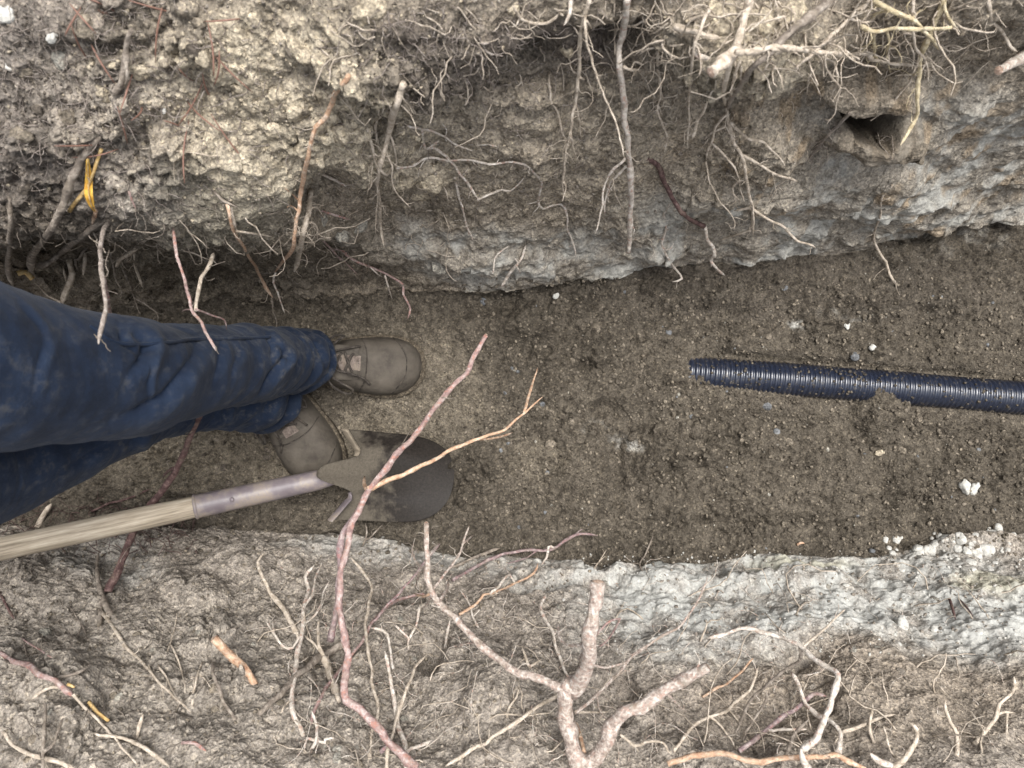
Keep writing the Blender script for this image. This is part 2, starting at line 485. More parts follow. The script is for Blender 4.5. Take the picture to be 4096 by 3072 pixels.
# toe of loose crumbs along both wall feet
dT = np.abs(P0[..., 1] - yT[None, :]); dB_ = np.abs(P0[..., 1] - yB[None, :])
Pd[..., 2] += isF * (.030 * np.exp(-dB_ / .022) + .014 * np.exp(-dT / .014)) * (.6 + .5 * n_mid)

# groove and backfill of the conduit
PIPE_A = at_z(2690, 1492, -.014); PIPE_B = at_z(4096, 1607, .012)
pdir = (PIPE_B - PIPE_A); plen = pdir.length; pdir = pdir / plen
PIPE_R = .0295
tp = (Pd[..., 0] - PIPE_A.x) / pdir.x
yc = PIPE_A.y + tp * pdir.y; zcn = PIPE_A.z + tp * pdir.z
off = Pd[..., 1] - yc
near = isF * sstep(.085, .03, np.abs(off)) * sstep(-.05, .02, tp)
upside = zcn - .002 + .005 * n_mid                       # upper side: soil stands lower, a gap shows
dnside = zcn + .004 + .007 * n_mid + .014 * sstep(.35, 0, tp)
tgt = np.where(off > 0, upside, dnside)
blend = near * sstep(.0, .10, tp)
Pd[..., 2] = Pd[..., 2] * (1 - blend) + tgt * blend
Pd[..., 2] -= isF * (.014 * np.exp(-((off - .040) / .010) ** 2)) * sstep(.02, .1, tp)
uP, vP = proj(Pd); uP = uP * .54; vP = vP * .54
lump = np.clip(1.15 - np.sqrt(((uP + WU * 1.3 - 1888) / 58) ** 2 + ((vP + WV * 1.3 - 884) / 62) ** 2), 0, 1) * isF
Pd[..., 2] = np.maximum(Pd[..., 2], np.where(lump > 0, zcn + .002 + .029 * sstep(0, .6, lump) + .006 * n_fine + .004 * n_mid, -9))

# ------------- colour of the earth, with some shade and light painted in
def c3(*c): return np.array(c, np.float32)
col = np.zeros(P0.shape, np.float32)
n_c = fbm(P0, .035, 4, .6, 61); n_c2 = fbm(P0, .11, 3, .5, 67)
def lay(cc, m):
    global col
    m = np.clip(m, 0, 1)[..., None]
    col = col * (1 - m) + cc * m
lay(c3(.250, .215, .170), isA); lay(c3(.285, .252, .215), isB); lay(c3(.092, .079, .062), isF)
lay(c3(.160, .134, .104), isA * sstep(-.1, .5, n_c) * .6)
lay(c3(.175, .152, .128), isB * sstep(-.1, .45, n_c) * .7)
lay(c3(.225, .205, .160), olive * .8)
lay(c3(.275, .245, .220), isA * blob(120, 250, 280, 330, .5) * .7)
lay(c3(.095, .080, .070), humus * (.55 + .45 * sstep(-.3, .4, n_c)))
lay(c3(.43, .375, .285), tan * (.40 + .60 * sstep(-.4, .3, n_c)))
lay(c3(.330, .285, .222), faceA * .75 * (1 - .6 * sstep(0, .5, n_c)))
lay(c3(.125, .106, .080), shade_rec * .75)  # shade of the undercut recess, painted into the soil colour
lay(c3(.33, .295, .250), isB * blob(350, 1500, 560, 200) * .45)
lay(c3(.255, .212, .165), isB * blob(1900, 1500, 420, 130) * .6)
lay(c3(.335, .33, .30), clayA * .9); lay(c3(.375, .375, .35), clayB * .95)
lay(c3(.26, .20, .135), isA * sstep(.15, .45, fbm(P0, .03, 3, .55, 71)) * blob(1900, 320, 380, 190) * .8)
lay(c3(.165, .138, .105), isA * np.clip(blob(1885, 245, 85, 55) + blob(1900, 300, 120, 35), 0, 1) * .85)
lay(c3(.36, .34, .25), isB * (blob(2140, 1255, 90, 20) + blob(1730, 1225, 110, 12)) * .6)
lay(c3(.140, .120, .092), trod * .7)
lay(c3(.20, .172, .132), isF * blob(480, 990, 240, 80) * .75)  # brighter light left of the shovel, painted as a paler floor patch
lay(c3(.070, .060, .047), isF * sstep(.0, .5, n_c2) * .6)
lay(c3(.088, .076, .062), isF * blob(1750, 620, 450, 80) * .45)
lay(c3(.42, .41, .375), isF * np.clip(blob(1715, 708, 22, 13, .7, .5) + blob(1840, 680, 50, 12, .8) * .5 + blob(1300, 930, 30, 18, .8) * .5 + blob(1350, 965, 34, 16, .8) * .5 + blob(2050, 520, 130, 26, .9) * .35, 0, 1) * sstep(-.1, .4, n_c + .4 * n_fine))
# single crumbs differ a little
col *= (1 + .22 * (id_med - .5) * (c_med > .05) + .25 * n_c * .6 + .10 * n_fine)[..., None]
tint = (id_big - .5)[..., None] * (c_big > .05)[..., None] * crumbly[..., None]
col *= (1 + .6 * tint)
gr = ((zr == 0) | (zr == 4)).astype(np.float32)
lay(c3(.135, .105, .075) , gr * .8)
col = np.clip(col, .02, .85)

r0 = len(go); r1 = r0 + NB; r2 = r1 + NF; r3 = r2 + NT
for nm, a, b in [('ground', 0, r0), ('trench_wall', r0, r1), ('trench_floor', r1, r2), ('trench_wall', r2, r3), ('ground', r3, len(rows) - 1)]:
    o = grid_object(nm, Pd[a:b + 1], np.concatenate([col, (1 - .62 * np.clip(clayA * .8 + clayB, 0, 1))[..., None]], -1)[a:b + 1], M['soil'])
    o['kind'] = 'structure'
    if nm == 'trench_floor': FLOOR = o
    if nm == 'trench_wall' and a == r0: WALL_B = o
    if nm == 'trench_wall' and a == r2: WALL_A = o
    if nm == 'ground' and a == 0: tag(o, 'ground beside the trench above the bank with the cut forked root')
    if nm == 'ground' and a != 0: tag(o, 'ground beside the trench above the bank with hanging roots')
tag(WALL_A, 'tall earth bank with hanging roots, tan crumbs and an animal burrow')
tag(WALL_B, 'earth bank with pale clay band and thick cut roots')
tag(FLOOR, 'brown earth trench floor around the boots and black conduit')

# coarse copy of the surface for placing things on it
sub = Pd[r0:r3 + 1:4, ::3]
rr, cc = sub.shape[:2]
ii = np.arange((rr - 1) * cc).reshape(rr - 1, cc)[:, :-1]
qq = np.stack([ii, ii + 1, ii + cc + 1, ii + cc], -1).reshape(-1, 4)
BVH = BVHTree.FromPolygons([tuple(p) for p in sub.reshape(-1, 3).tolist()], qq.tolist())
EYE = Vector((0, 0, CAM_H))
def hit(u, v):
    """photograph pixel -> (point on the earth, its normal, depth below the camera)"""
    d = ray(u, v)
    loc, nor, idx, dist = BVH.ray_cast(EYE, d)
    if loc is None:
        loc = EYE + d * .6; nor = Vector((0, 0, 1))
    if nor.dot(d) > 0: nor = -nor
    return loc, nor, CAM_H - loc.z
# ------------------------------------------------------------------ roots
TILE = dict(A=(0, 0), B=(1350, 0), C=(2696, 0), D=(0, 1000), E=(1350, 1000), F=(2696, 1000), G=(0, 2022), H=(1350, 2022), I=(2696, 2022))
TS = 1400 / 2212.0
def parse(s):
    t = None; out = []
    for tok in s.split():
        if tok[0].isalpha(): t = TILE[tok[0]]; tok = tok[1:]
        x, y = tok.split(',')
        out.append((t[0] + float(x) * TS, t[1] + float(y) * TS))
    return out

def catmull(p, step):
    """resample a 2-D polyline smoothly; returns array (n,2) and parameter 0..1"""
    p = np.array(p, float)
    if len(p) == 2: p = np.array([p[0], (p[0] + p[1]) / 2, p[1]])
    q = np.vstack([2 * p[0] - p[1], p, 2 * p[-1] - p[-2]])
    out = []
    for i in range(1, len(q) - 2):
        L = np.linalg.norm(q[i + 1] - q[i]); n = max(2, int(L / step))
        for k in range(n):
            t = k / n
            out.append(.5 * ((2 * q[i]) + (-q[i - 1] + q[i + 1]) * t + (2 * q[i - 1] - 5 * q[i] + 4 * q[i + 1] - q[i + 2]) * t * t + (-q[i - 1] + 3 * q[i] - 3 * q[i + 1] + q[i + 2]) * t ** 3))
    out.append(q[-2])
    out = np.array(out)
    d = np.r_[0, np.cumsum(np.linalg.norm(np.diff(out, axis=0), axis=1))]
    return out, d / d[-1]

def sm(a, k):
    if k < 1: return a
    p = np.pad(a, k, mode='edge'); ker = np.hanning(2 * k + 3)[1:-1]; ker /= ker.sum()
    return np.convolve(p, ker, 'valid')

def tube(pts, rad, sides, seed, bumpy=.12, cap0=True, cap1=True):
    """bark tube along 3-D points with uneven radius"""
    rg = np.random.default_rng(seed)
    pts = np.array(pts, float); n = len(pts)
    tan_ = np.gradient(pts, axis=0); tan_ /= np.maximum(np.linalg.norm(tan_, axis=1, keepdims=True), 1e-9)
    up = np.array([.31, .17, .93]); up -= tan_[0] * up.dot(tan_[0]); up /= np.linalg.norm(up)
    V_, F_ = [], []
    ph = rg.random(4) * 6.28
    kn = rg.normal(size=(n, sides)) * bumpy * .55
    kn = (kn + np.roll(kn, 1, 1) + np.roll(kn, 1, 0)) / 1.7
    if n > 4: kn[1:-1] = (kn[:-2] + 1.4 * kn[1:-1] + kn[2:]) / 2.4
    knot = 1 + sm(bumpy * 3.2 * (rg.random(n) < .09), 1) if n > 4 else np.ones(n)
    for i in range(n):
        t = tan_[i]
        up = up - t * up.dot(t); up /= max(np.linalg.norm(up), 1e-9)
        sd_ = np.cross(t, up)
        r = rad[i] * (1 + bumpy * math.sin(i * .7 + ph[0]) * .5 + bumpy * math.sin(i * 1.9 + ph[1]) * .5) * knot[i]
        for k in range(sides):
            a = 2 * math.pi * k / sides
            V_.append(pts[i] + (up * math.cos(a) + sd_ * math.sin(a)) * r * (1 + kn[i, k]))
    for i in range(n - 1):
        for k in range(sides):
            k2 = (k + 1) % sides
            F_.append((i * sides + k, i * sides + k2, (i + 1) * sides + k2, (i + 1) * sides + k))
    if cap0: F_.append(tuple(range(sides))[::-1])
    if cap1: F_.append(tuple((n - 1) * sides + k for k in range(sides)))
    return V_, F_

ROOT_N = [0]
def trace(s, off0, off1, z=None, step=18.0, start_d=None, wig=1.0, seed=0):
    """follow a root drawn on the photograph; depth comes from the earth below it (off = stand-off) or from heights z"""
    p2, t = catmull(parse(s), step)
    rg = np.random.default_rng(seed + 99)
    n = len(p2)
    if n > 6:
        j = sm(rg.normal(size=n), 1) * 3.2 * wig; j2 = sm(rg.normal(size=n), 1) * 3.2 * wig
        j[0] = j2[0] = 0
        p2 = p2 + np.stack([j, j2], 1)
    hs_ = [hit(u, v) for u, v in p2]
    surf = np.array([h[2] for h in hs_])
    if z is not None:
        d = CAM_H - np.interp(t, np.linspace(0, 1, len(z)), z)
    elif start_d is not None:
        sfd = sm(np.minimum(surf, start_d + .10), max(1, n // 5))
        d = (1 - t) * start_d + t * (sfd - off1)
        d = np.minimum(d, surf - .002)
        d[0] = start_d
        d = np.r_[d[:1], sm(d, 1)[1:]]
    else:
        sfd = sm(surf, max(1, n // 6))
        d = np.minimum(sfd, surf + .004) - (off0 + (off1 - off0) * t)
        d = sm(d, 2)
        d[0] = surf[0] - off0
    if z is None and n > 6:
        lim = surf - .003
        d[3:] = np.minimum(d[3:], lim[3:]); d[2:] = sm(d, 1)[2:]
    d = d + sm(rg.normal(size=n), 1) * .0015
    pts = [EYE + ray(u, v) * dd for (u, v), dd in zip(p2, d)]
    return np.array([tuple(p) for p in pts]), d, t, p2

def radii(w0, w1, t, d, tip=True):
    w_ = w0 + (w1 - w0) * t
    w_ = w_ * (1.0 + .30 * np.clip((24 - w_) / 14, 0, 1)) * TS / FPX * d / 2
    if tip:
        L = 1 - .75 * np.clip((t - .93) / .07, 0, 1) ** 2
        w_ = w_ * L
    return np.maximum(w_, .00035)

def sides_for(r): return 5 if r < .0014 else 7 if r < .004 else 10 if r < .008 else 14

def hairs(pts, rad, n, seed, length=.022):
    """thread-fine side rootlets along a root"""
    rg = np.random.default_rng(seed); V_, F_ = [], []
    for _ in range(n):
        i = rg.integers(1, len(pts) - 1)
        t = pts[i + 1] - pts[i - 1]; t /= max(np.linalg.norm(t), 1e-9)
        d = rg.normal(size=3); d -= t * d.dot(t) * .7; d /= np.linalg.norm(d); d = d + t * .5
        L = length * (.35 + rg.random() ** 2 * 1.3); m = 6
        p = pts[i] + 0; q = [p.copy()]
        for k in range(m):
            d = d + rg.normal(size=3) * .38 + np.array([0, 0, -.10]); d /= np.linalg.norm(d)
            p = p + d * L / m; q.append(p.copy())
        rr_ = np.linspace(min(.00085, rad[i] * .6), .00035, m + 1)
        v, f = tube(q, rr_, 3, int(rg.integers(1e6)), .05, False, False)
        b = len(V_); V_ += v; F_ += [tuple(x + b for x in ff) for ff in f]
    return V_, F_

def root(label, mat, path, w0, w1, off=(.0, .02), br=(), z=None, cut=None, hair=1.0, name='root', cat='root', group='roots', tip=True, wig=1.0, bumpy=.12):
    """one root: main stem (top-level), side roots and thread rootlets as its parts"""
    ROOT_N[0] += 1; sd_ = ROOT_N[0] * 13
    pts, d, t, p2 = trace(path, off[0], off[1], z, seed=sd_, wig=wig)
    r = radii(w0, w1, t, d, tip and cut != 'end')
    v, f = tube(pts, r, sides_for(r.max()), sd_, bumpy)
    base = tuple(pts[0])
    o = mesh_object(name, v, f, M[mat], loc=base)
    tag(o, label, cat, group)
    HV, HF = [], []
    def add_h(P_, R_, n):
        if n <= 0: return
        hv, hf = hairs(P_, R_, n, sd_ + len(HV) + 3)
        b = len(HV); HV.extend(hv); HF.extend(tuple(x + b for x in ff) for ff in hf)
    ln = np.linalg.norm(np.diff(pts, axis=0), axis=1).sum()
    add_h(pts, r, int(ln * 45 * hair))
    store = [(p2, d)]
    for k, b in enumerate(br):
        bp, bw0, bw1 = b[:3]; bm = b[3] if len(b) > 3 else mat
        s0 = np.array(parse(bp)[0])
        best = min(((np.linalg.norm(pp - s0, axis=1).min(), pp, dd) for pp, dd in store), key=lambda x: x[0])
        kk = np.linalg.norm(best[1] - s0, axis=1).argmin()
        P2_, d2, t2, q2 = trace(bp, 0, .012, None, start_d=best[2][kk], seed=sd_ + k + 1, step=16)
        store.append((q2, d2))
        r2_ = radii(bw0, bw1, t2, d2)
        v, f = tube(P2_, r2_, sides_for(r2_.max()), sd_ + 5 * k + 2, .10)
        mesh_object('side_root', v, f, M[bm], parent=o, loc=tuple(P2_[0]))
        ln = np.linalg.norm(np.diff(P2_, axis=0), axis=1).sum()
        add_h(P2_, r2_, int(ln * 40 * hair))
    if HV:
        h = mesh_object('rootlets', HV, HF, M[mat if mat in 'PYW' else 'W' if mat == 'K' else 'P' if mat in 'GO' else 'B'], parent=o, loc=base)
        h['kind'] = 'stuff'
    if cut in ('end', 'start'):
        i, j = (len(pts) - 1, -2) if cut == 'end' else (0, 1)
        c = pts[i]; ax = pts[i] - pts[j]; ax /= np.linalg.norm(ax)
        a = np.cross(ax, [0, 0, 1.]); a /= max(np.linalg.norm(a), 1e-6); b_ = np.cross(ax, a)
        rr_ = r[i] * .93; V_ = []
        for q in range(14):
            an = q / 14 * 6.2832
            V_.append(c + (a * math.cos(an) + b_ * math.sin(an)) * rr_ + ax * .0008)
        V_.append(c + ax * .0022)
        mesh_object('cut_face', V_, [(q, (q + 1) % 14, 14) for q in range(14)], M['cut'], parent=o, smooth=False, loc=tuple(c))
    return o

UP = 'roots hanging from the tall bank'; LO = 'roots on the clay-banded bank'
def ru(label, mat, path, w0, w1, off=(0, .03), **k): return root(label, mat, path, w0, w1, off, group=UP, **k)
def rl(label, mat, path, w0, w1, off=(0, .03), **k): return root(label, mat, path, w0, w1, off, group=LO, **k)

# tall bank, left part
ru('long grey-brown twig slanting down the loose slope left of the yellow leaf', 'B', 'A640,850 540,960 460,1120 400,1300 310,1460 230,1580 D200,60 205,150', 42, 46, (.0, .05), hair=.3)
ru('dark grey twig running from beside the yellow leaf down to the jeans knee side', 'B', 'A690,1385 600,1430 480,1530 360,1620 D300,80 215,112', 34, 40, (.0, .05), hair=.4)
ru('upright grey stick at the left picture edge above the jeans', 'B', 'A62,1240 70,1400 55,1600 D55,60 60,150 80,225', 30, 34, (.0, .05), hair=.2)
ru('short knotty dead twig stub high on the loose soil of the left slope', 'B', 'A835,190 800,280 795,380 770,500 710,610', 30, 44, (.02, .004), br=[('A795,380 805,470 790,540', 26, 14)], hair=.3)
ru('pale root hanging over the thigh of the jeans near the left', 'F', 'A690,1385 650,1480 632,1620 D640,80 655,240 665,350 642,480 625,592', 28, 24, z=[.455, .50, .545, .575, .60, .62], br=[('D650,170 680,290 698,390 712,442', 24, 17, 'R'), ('D712,442 750,465 786,496', 11, 6, 'R')], hair=.6)
ru('thin pinkish root with forked end drooping onto the shin of the jeans', 'R', 'A1080,1350 1095,1460 1115,1620 D1118,50 1150,150 1190,280 1215,380 1270,450 1310,550 1372,632', 15, 18, z=[.45, .47, .475, .47, .46, .45],
   br=[('D1238,380 1245,300 1275,190 1330,90 1350,10', 22, 26, 'P'), ('D1238,374 1330,405 1420,440 1432,500', 12, 7, 'R'), ('D1215,380 1180,375 1150,388', 8, 5)], hair=.5)
ru('thin orange-red root ending in the dark recess above the trouser cuff', 'O', 'A1435,1290 1460,1400 1490,1480 1540,1560 1585,1650 D1620,110 1665,210 1718,300', 17, 15, (.01, .08), br=[('A1490,1462 1580,1480 1720,1492', 12, 6, 'P'), ('D1715,300 1728,390 1750,470 1736,528', 8, 5, 'B')], hair=.5)
ru('short pale root crossing the start of the orange-red root', 'P', 'A1460,1310 1475,1420 1492,1525', 16, 20, (.0, .02), hair=.5)
ru('long reddish root bending down from the crumbly tan soil to the recess', 'O', 'A2205,470 2130,570 2070,700 1990,830 1950,960 1925,1100 1900,1250 1870,1420 1850,1580 D1800,60 1742,142', 34, 20, (.006, .08), br=[('D1742,145 1732,205 1762,300 1800,400', 11, 6, 'W'), ('A1900,1280 1850,1230 1800,1190', 9, 5), ('A1880,1330 1840,1300 1815,1310', 8, 4)], hair=.8)
ru('straight whitish root side by side with the long reddish root', 'P', 'A1965,1200 1945,1350 1912,1500 1885,1610 D1880,60 1860,142', 32, 32, (.012, .085), br=[('A1945,1330 2000,1310 2050,1380', 10, 5), ('A1930,1400 2000,1430 2010,1530', 9, 4), ('A1920,1480 1840,1500 1800,1560', 9, 4), ('A1905,1530 1980,1530 2010,1520', 9, 4)], hair=2.2)
ru('thin brown root hanging right of the white one over the jeans thigh', 'B', 'D700,20 725,120 742,200 762,250', 11, 8, (.0, .03))
ru('thin drooping root above the knee fold of the jeans', 'B', 'D770,100 820,220 860,330 876,402', 10, 7, (.0, .035), br=[('D850,300 920,340 985,400 990,462', 9, 5)])
ru('short tan root peg with yellow tip in the dark recess', 'P', 'D848,20 865,140 896,232', 18, 12, (.0, .03))
ru('twisted pale root curling down to the top edge of the jeans', 'P', 'D436,60 452,150 425,250 392,345', 34, 30, (.0, .045), br=[('D395,90 412,170 432,240', 9, 6), ('D385,330 300,285 238,222', 12, 7)], hair=.6)
ru('short thick pale root peg beside the twisted pale root', 'P', 'A520,1600 D535,20 528,160', 18, 20, (.0, .025), hair=.5)
ru('thin dark root arching out of the olive earth block', 'B', 'A1345,1195 1400,1260 1500,1310', 15, 10, (.0, .012))
ru('short straight whitish root poking sideways near the long reddish root', 'W', 'A2010,1095 2100,1130 2192,1170', 13, 14, (.0, .02), hair=.2)
ru('hair-thin tan root lying level across the olive earth block', 'P', 'A870,945 980,935 1100,950 1240,970 1385,992', 9, 6, (.002, .004))
ru('thin brown root slanting out of the recess under the olive block', 'B', 'A1150,1540 1230,1600 1300,1650 D1310,40', 11, 7, (.0, .02))
ru('thin red-brown root lying level right of the two parallel roots', 'R', 'A2020,1330 2120,1360 B80,1390', 13, 8, (.0, .02))
ru('thin wiry root bundle right of the parallel roots', 'R', 'A2000,1490 2090,1570 2150,1640 E0,40 70,100 130,160', 10, 6, (.0, .02), br=[('A2090,1570 2180,1590 E20,20', 8, 4)], hair=1.6)
ru('pale bent root in the recess above the jeans knee', 'P', 'A930,1500 860,1570 800,1620 D760,60 725,110', 26, 22, (.0, .02))
ru('short bristly root beside the upright grey stick', 'B', 'A550,1560 500,1640 D480,60 495,130', 14, 10, (.0, .02))

# tall bank, middle
ru('tapering tan root with reddish top hanging beside a hollow in mid bank', 'P', 'B415,530 380,620 350,740 325,850 300,950 262,1060 252,1180 265,1290 270,1400 276,1460 290,1560', 46, 14, (.012, .065),
   br=[('B325,835 360,920 376,1050', 12, 8), ('B305,945 340,1040 345,1150 400,1250 462,1312', 10, 5), ('B262,1060 310,1108 345,1050', 13, 8), ('B256,1200 250,1330 240,1480', 9, 5), ('B278,1300 325,1305', 11, 9)], hair=.9)
ru('long wavy whitish thread root wandering across the brown face', 'W', 'B370,1060 470,1050 560,1000 700,1010 850,1010 960,1040 1060,1020 1180,1035 1240,1090 1290,1150 1270,1240 1262,1275 1290,1320 1410,1290 1450,1340 1450,1440 1480,1490 1500,1560 1505,1630', 14, 10, (.006, .012), br=[('B560,1000 520,1060 510,1120', 8, 5), ('B1262,1275 1200,1290', 7, 4)], hair=.6)
ru('whitish thread root slanting above the long wavy one', 'W', 'B440,795 560,815 680,870 760,920 850,945', 13, 8, (.003, .008), br=[('B680,870 690,820 660,780', 7, 4), ('B830,915 920,915 1010,920', 10, 6)])
ru('forked whitish root running down to a node on the brown face', 'W', 'B535,820 552,930 600,930 680,980 760,1080 830,1170 886,1262', 15, 14, (.002, .014), br=[('B884,1265 960,1230 1040,1200 1100,1205 1180,1120', 12, 7), ('B560,945 640,890', 12, 8), ('B680,985 740,1050 770,1050', 7, 4)], hair=.8)
ru('crooked white root below the node, reaching towards the clay', 'W', 'B740,1120 762,1200 776,1280 800,1350 815,1430 856,1522', 14, 9, (.0, .02), br=[('B776,1275 800,1380 790,1400', 7, 4)], hair=1.0)
ru('hair-thin tan root left of the crooked white root', 'P', 'B600,1000 620,1080 670,1170 702,1270', 8, 5, (.0, .01))
ru('short hair-thin root under the pale lump near mid bank', 'P', 'B670,1340 690,1400 716,1472', 8, 5, (.0, .008))
ru('long tan root with feathery branches hanging left of the thickest root', 'P', 'B1592,0 1560,120 1532,280 1520,480 1505,640 1480,780 1450,920 1435,1010 1430,1150 1420,1270', 28, 7, (.01, .08),
   br=[('B1568,100 1575,280 1610,400 1660,540 1720,680 1765,790 1790,900 1812,990', 15, 8), ('B1505,640 1530,770 1535,890', 8, 5), ('B1475,840 1490,930 1522,1032', 10, 5), ('B1440,960 1470,990 1500,1035', 7, 4), ('B1572,130 1610,185', 12, 8), ('B1640,480 1690,470', 8, 4), ('B1530,490 1565,505', 14, 8)], hair=1.3)
ru('thin tan root parallel to the feathery one, joining its tip', 'P', 'B1340,455 1350,620 1400,730 1420,840 1452,892', 14, 9, (.0, .03))
ru('thickest pale root hanging straight down the mid bank to the clay', 'W', 'B1830,0 1822,150 1782,280 1782,420 1800,560 1815,720 1830,870 1842,1000 1856,1130 1856,1280 1850,1420 1836,1590', 46, 30, (.01, .085),
   br=[('B1818,1000 1730,1080 1690,1170 1670,1290 1650,1400 1630,1472', 15, 7), ('B1828,1050 1750,1130 1700,1230 1690,1352', 13, 7), ('B1740,1130 1750,1210 1815,1332', 9, 5, 'P'), ('B1845,1230 1795,1255', 12, 7), ('B1812,740 1762,772', 10, 6), ('B1806,420 1850,440 1940,440 1985,462', 17, 9, 'P'), ('B1855,440 1880,390 1935,410', 11, 6, 'P'), ('B1900,440 1925,480', 10, 6, 'P'), ('B1836,1540 1790,1558', 9, 6)], hair=.5, cut='end')
ru('hair-thin straight root just left of the thickest pale root', 'P', 'B1755,0 1750,200 1756,340', 9, 6, (.0, .03), hair=.4)
ru('tan tuft root hanging right of the thickest pale root', 'P', 'B2045,250 2022,380 2040,500 2040,620 2025,700 2060,800 2085,850 2070,962', 16, 8, (.0, .04), br=[('B2040,615 2095,662', 8, 5), ('B2050,370 2090,450 2132,580', 9, 5), ('B2030,300 1960,310 1900,350', 12, 6), ('B2040,270 2110,290 2190,280', 13, 8)], hair=2.5)
ru('red-barked root bending down to a pale forked tip over the floor', 'D', 'B1955,1000 2020,1040 2060,1130 2110,1240 2180,1340 C60,1350 130,1400 195,1432', 34, 28, (.0, .03), br=[('C195,1432 215,1520 250,1560 262,1625 F240,40 232,110', 22, 26, 'W'), ('F240,80 280,130 322,160', 16, 13, 'W')], hair=.3, tip=False)
ru('small crooked whitish root over the clay left of the red-barked tip', 'W', 'B2060,1350 2072,1440 2050,1530 E2070,10 2110,90 2150,130 2182,180 2120,205', 11, 10, (.0, .03), br=[('B2060,1360 2100,1290', 9, 5)])
ru('tan root arching level under the topsoil lip', 'P', 'B1110,40 1150,110 1230,150 1330,140 1400,85', 13, 20, (.015, .0), br=[('B1150,110 1130,160 1100,170', 9, 5), ('B1400,85 1430,100', 12, 8)], hair=1.2)
ru('stout curved whitish root stub at the top edge', 'W', 'B1472,0 1466,90 1430,162', 34, 20, (.0, .03), hair=.2)
ru('thin curved white root over the clay foot of the mid bank', 'W', 'B1085,1555 1010,1600 E985,80 980,152', 9, 10, (.0, .03), hair=.3)
ru('short white root reaching from the clay foot to the trench floor', 'W', 'B1190,1550 E1170,40 1120,110 1080,180 1028,242', 12, 22, (.0, .04), br=[('E1140,80 1120,50', 10, 6), ('E1130,100 1160,150', 7, 4)], hair=.4)
ru('long pinkish root curving out over the floor above the boot', 'R', 'B60,1600 E40,15 100,65 210,110 330,170 410,215 420,280 445,330 460,370 445,436', 14, 10, (.0, .06), br=[('E300,160 320,230 345,310', 8, 6, 'W'), ('E210,110 250,150 285,172', 9, 6, 'W')], hair=1.2)
ru('tan strand looping round the hollow beside the reddish-topped root', 'P', 'B320,720 250,760 240,830 270,960', 16, 10, (.0, .01), hair=.8)
ru('bundle of crusted tan rootlets in the hollow at mid bank', 'P', 'B190,820 210,900 230,980 245,1050', 22, 8, (.0, .02), hair=4)

# tall bank, right part
ru('stout tan root coming down beside the crumbly overhang to a dark fork', 'P', 'C475,0 440,130 400,270 345,420 322,540 322,670', 58, 26, (.02, .04), br=[('C420,380 390,470 360,620', 20, 12), ('C425,420 415,560', 12, 7)], hair=.5)
ru('thick broken root stub with pinkish torn end below the overhang', 'P', 'C410,300 335,380 232,455', 62, 70, (.03, .06), cut='end', hair=.3)
ru('thick grey-brown root slanting down from the top edge to the dark fork', 'B', 'C990,0 880,90 760,180 680,260 600,340 490,440 400,560 340,690', 58, 30, (.03, .045), hair=.6)
ru('crusted tan root running level under the overhang to the right', 'P', 'C390,330 500,325 620,302 780,312 900,330 1050,345 1230,345 1250,375 1400,402 1560,412', 40, 12, (.05, .02), br=[('C960,340 960,420 1010,500 1050,550 1030,640 1010,720 960,780', 11, 6), ('C620,310 700,320 760,290', 26, 12)], hair=1.8, bumpy=.22)
ru('tan root slanting across behind the level crusted root', 'P', 'C1240,0 1110,110 1000,220 900,320 762,435', 30, 15, (.01, .03), br=[('C1110,110 1180,140 1260,130', 16, 8), ('C1150,100 1160,180 1180,240 1170,320', 12, 6)], hair=2.4)
ru('yellowish root arching from the top edge to the upper right', 'Y', 'C1260,0 1380,70 1500,120 1580,190 1640,260 1702,332', 30, 18, (.02, .045), br=[('C1380,70 1300,80 1240,120', 16, 8), ('C1330,40 1250,40 1200,90', 14, 7), ('C1500,120 1560,60', 12, 6), ('C1500,120 1470,40 1500,0', 10, 6)], hair=1.6)
ru('straight yellowish root lying level with a blunt tip, upper right', 'Y', 'C1190,170 1280,195 1430,182 1560,186 1752,180', 22, 24, (.03, .05), br=[('C1262,192 1265,290 1272,350', 15, 10), ('C1272,350 1240,380 1215,412', 10, 5), ('C1272,350 1290,390 1262,450', 9, 5), ('C1340,190 1360,260 1340,350', 12, 6), ('C1345,350 1368,462', 9, 5)], cut='end', hair=1.4)
ru('long root with pale yellow tip hanging right of the burrow', 'Y', 'C1700,0 1662,120 1605,250 1562,360 1550,480 1535,620 1542,720 1490,820 1430,916', 38, 15, (.0, .055), br=[('C1540,455 1480,500', 10, 5), ('C1620,230 1560,200', 9, 5)], hair=.8)
ru('slim tan root crossing the level yellowish one and hooking down', 'P', 'C1515,0 1505,180 1530,310 1580,380 1605,450 1605,512', 17, 12, (.02, .045), hair=.5)
ru('bent tan root at the top right corner', 'P', 'C1985,0 2002,130 2070,200 2120,290 2172,332', 26, 12, (.0, .03), hair=.5)
ru('thick pinkish root stub pointing in from the right edge', 'W', 'C2230,350 2140,400 2058,442', 80, 58, (.01, .07), cut='end', hair=.1)
ru('short yellowish root peg near the top right corner', 'Y', 'C1712,10 1732,100 1782,186', 18, 12, (.0, .03), hair=.2)
ru('long thin tan root hanging just left of the torn stub', 'P', 'C225,60 172,170 132,270 112,420 100,600 95,750 90,850 85,930', 19, 8, (.03, .03), br=[('C105,582 210,592', 9, 6), ('C255,565 190,680 150,780 110,880', 7, 20)], hair=1.0)
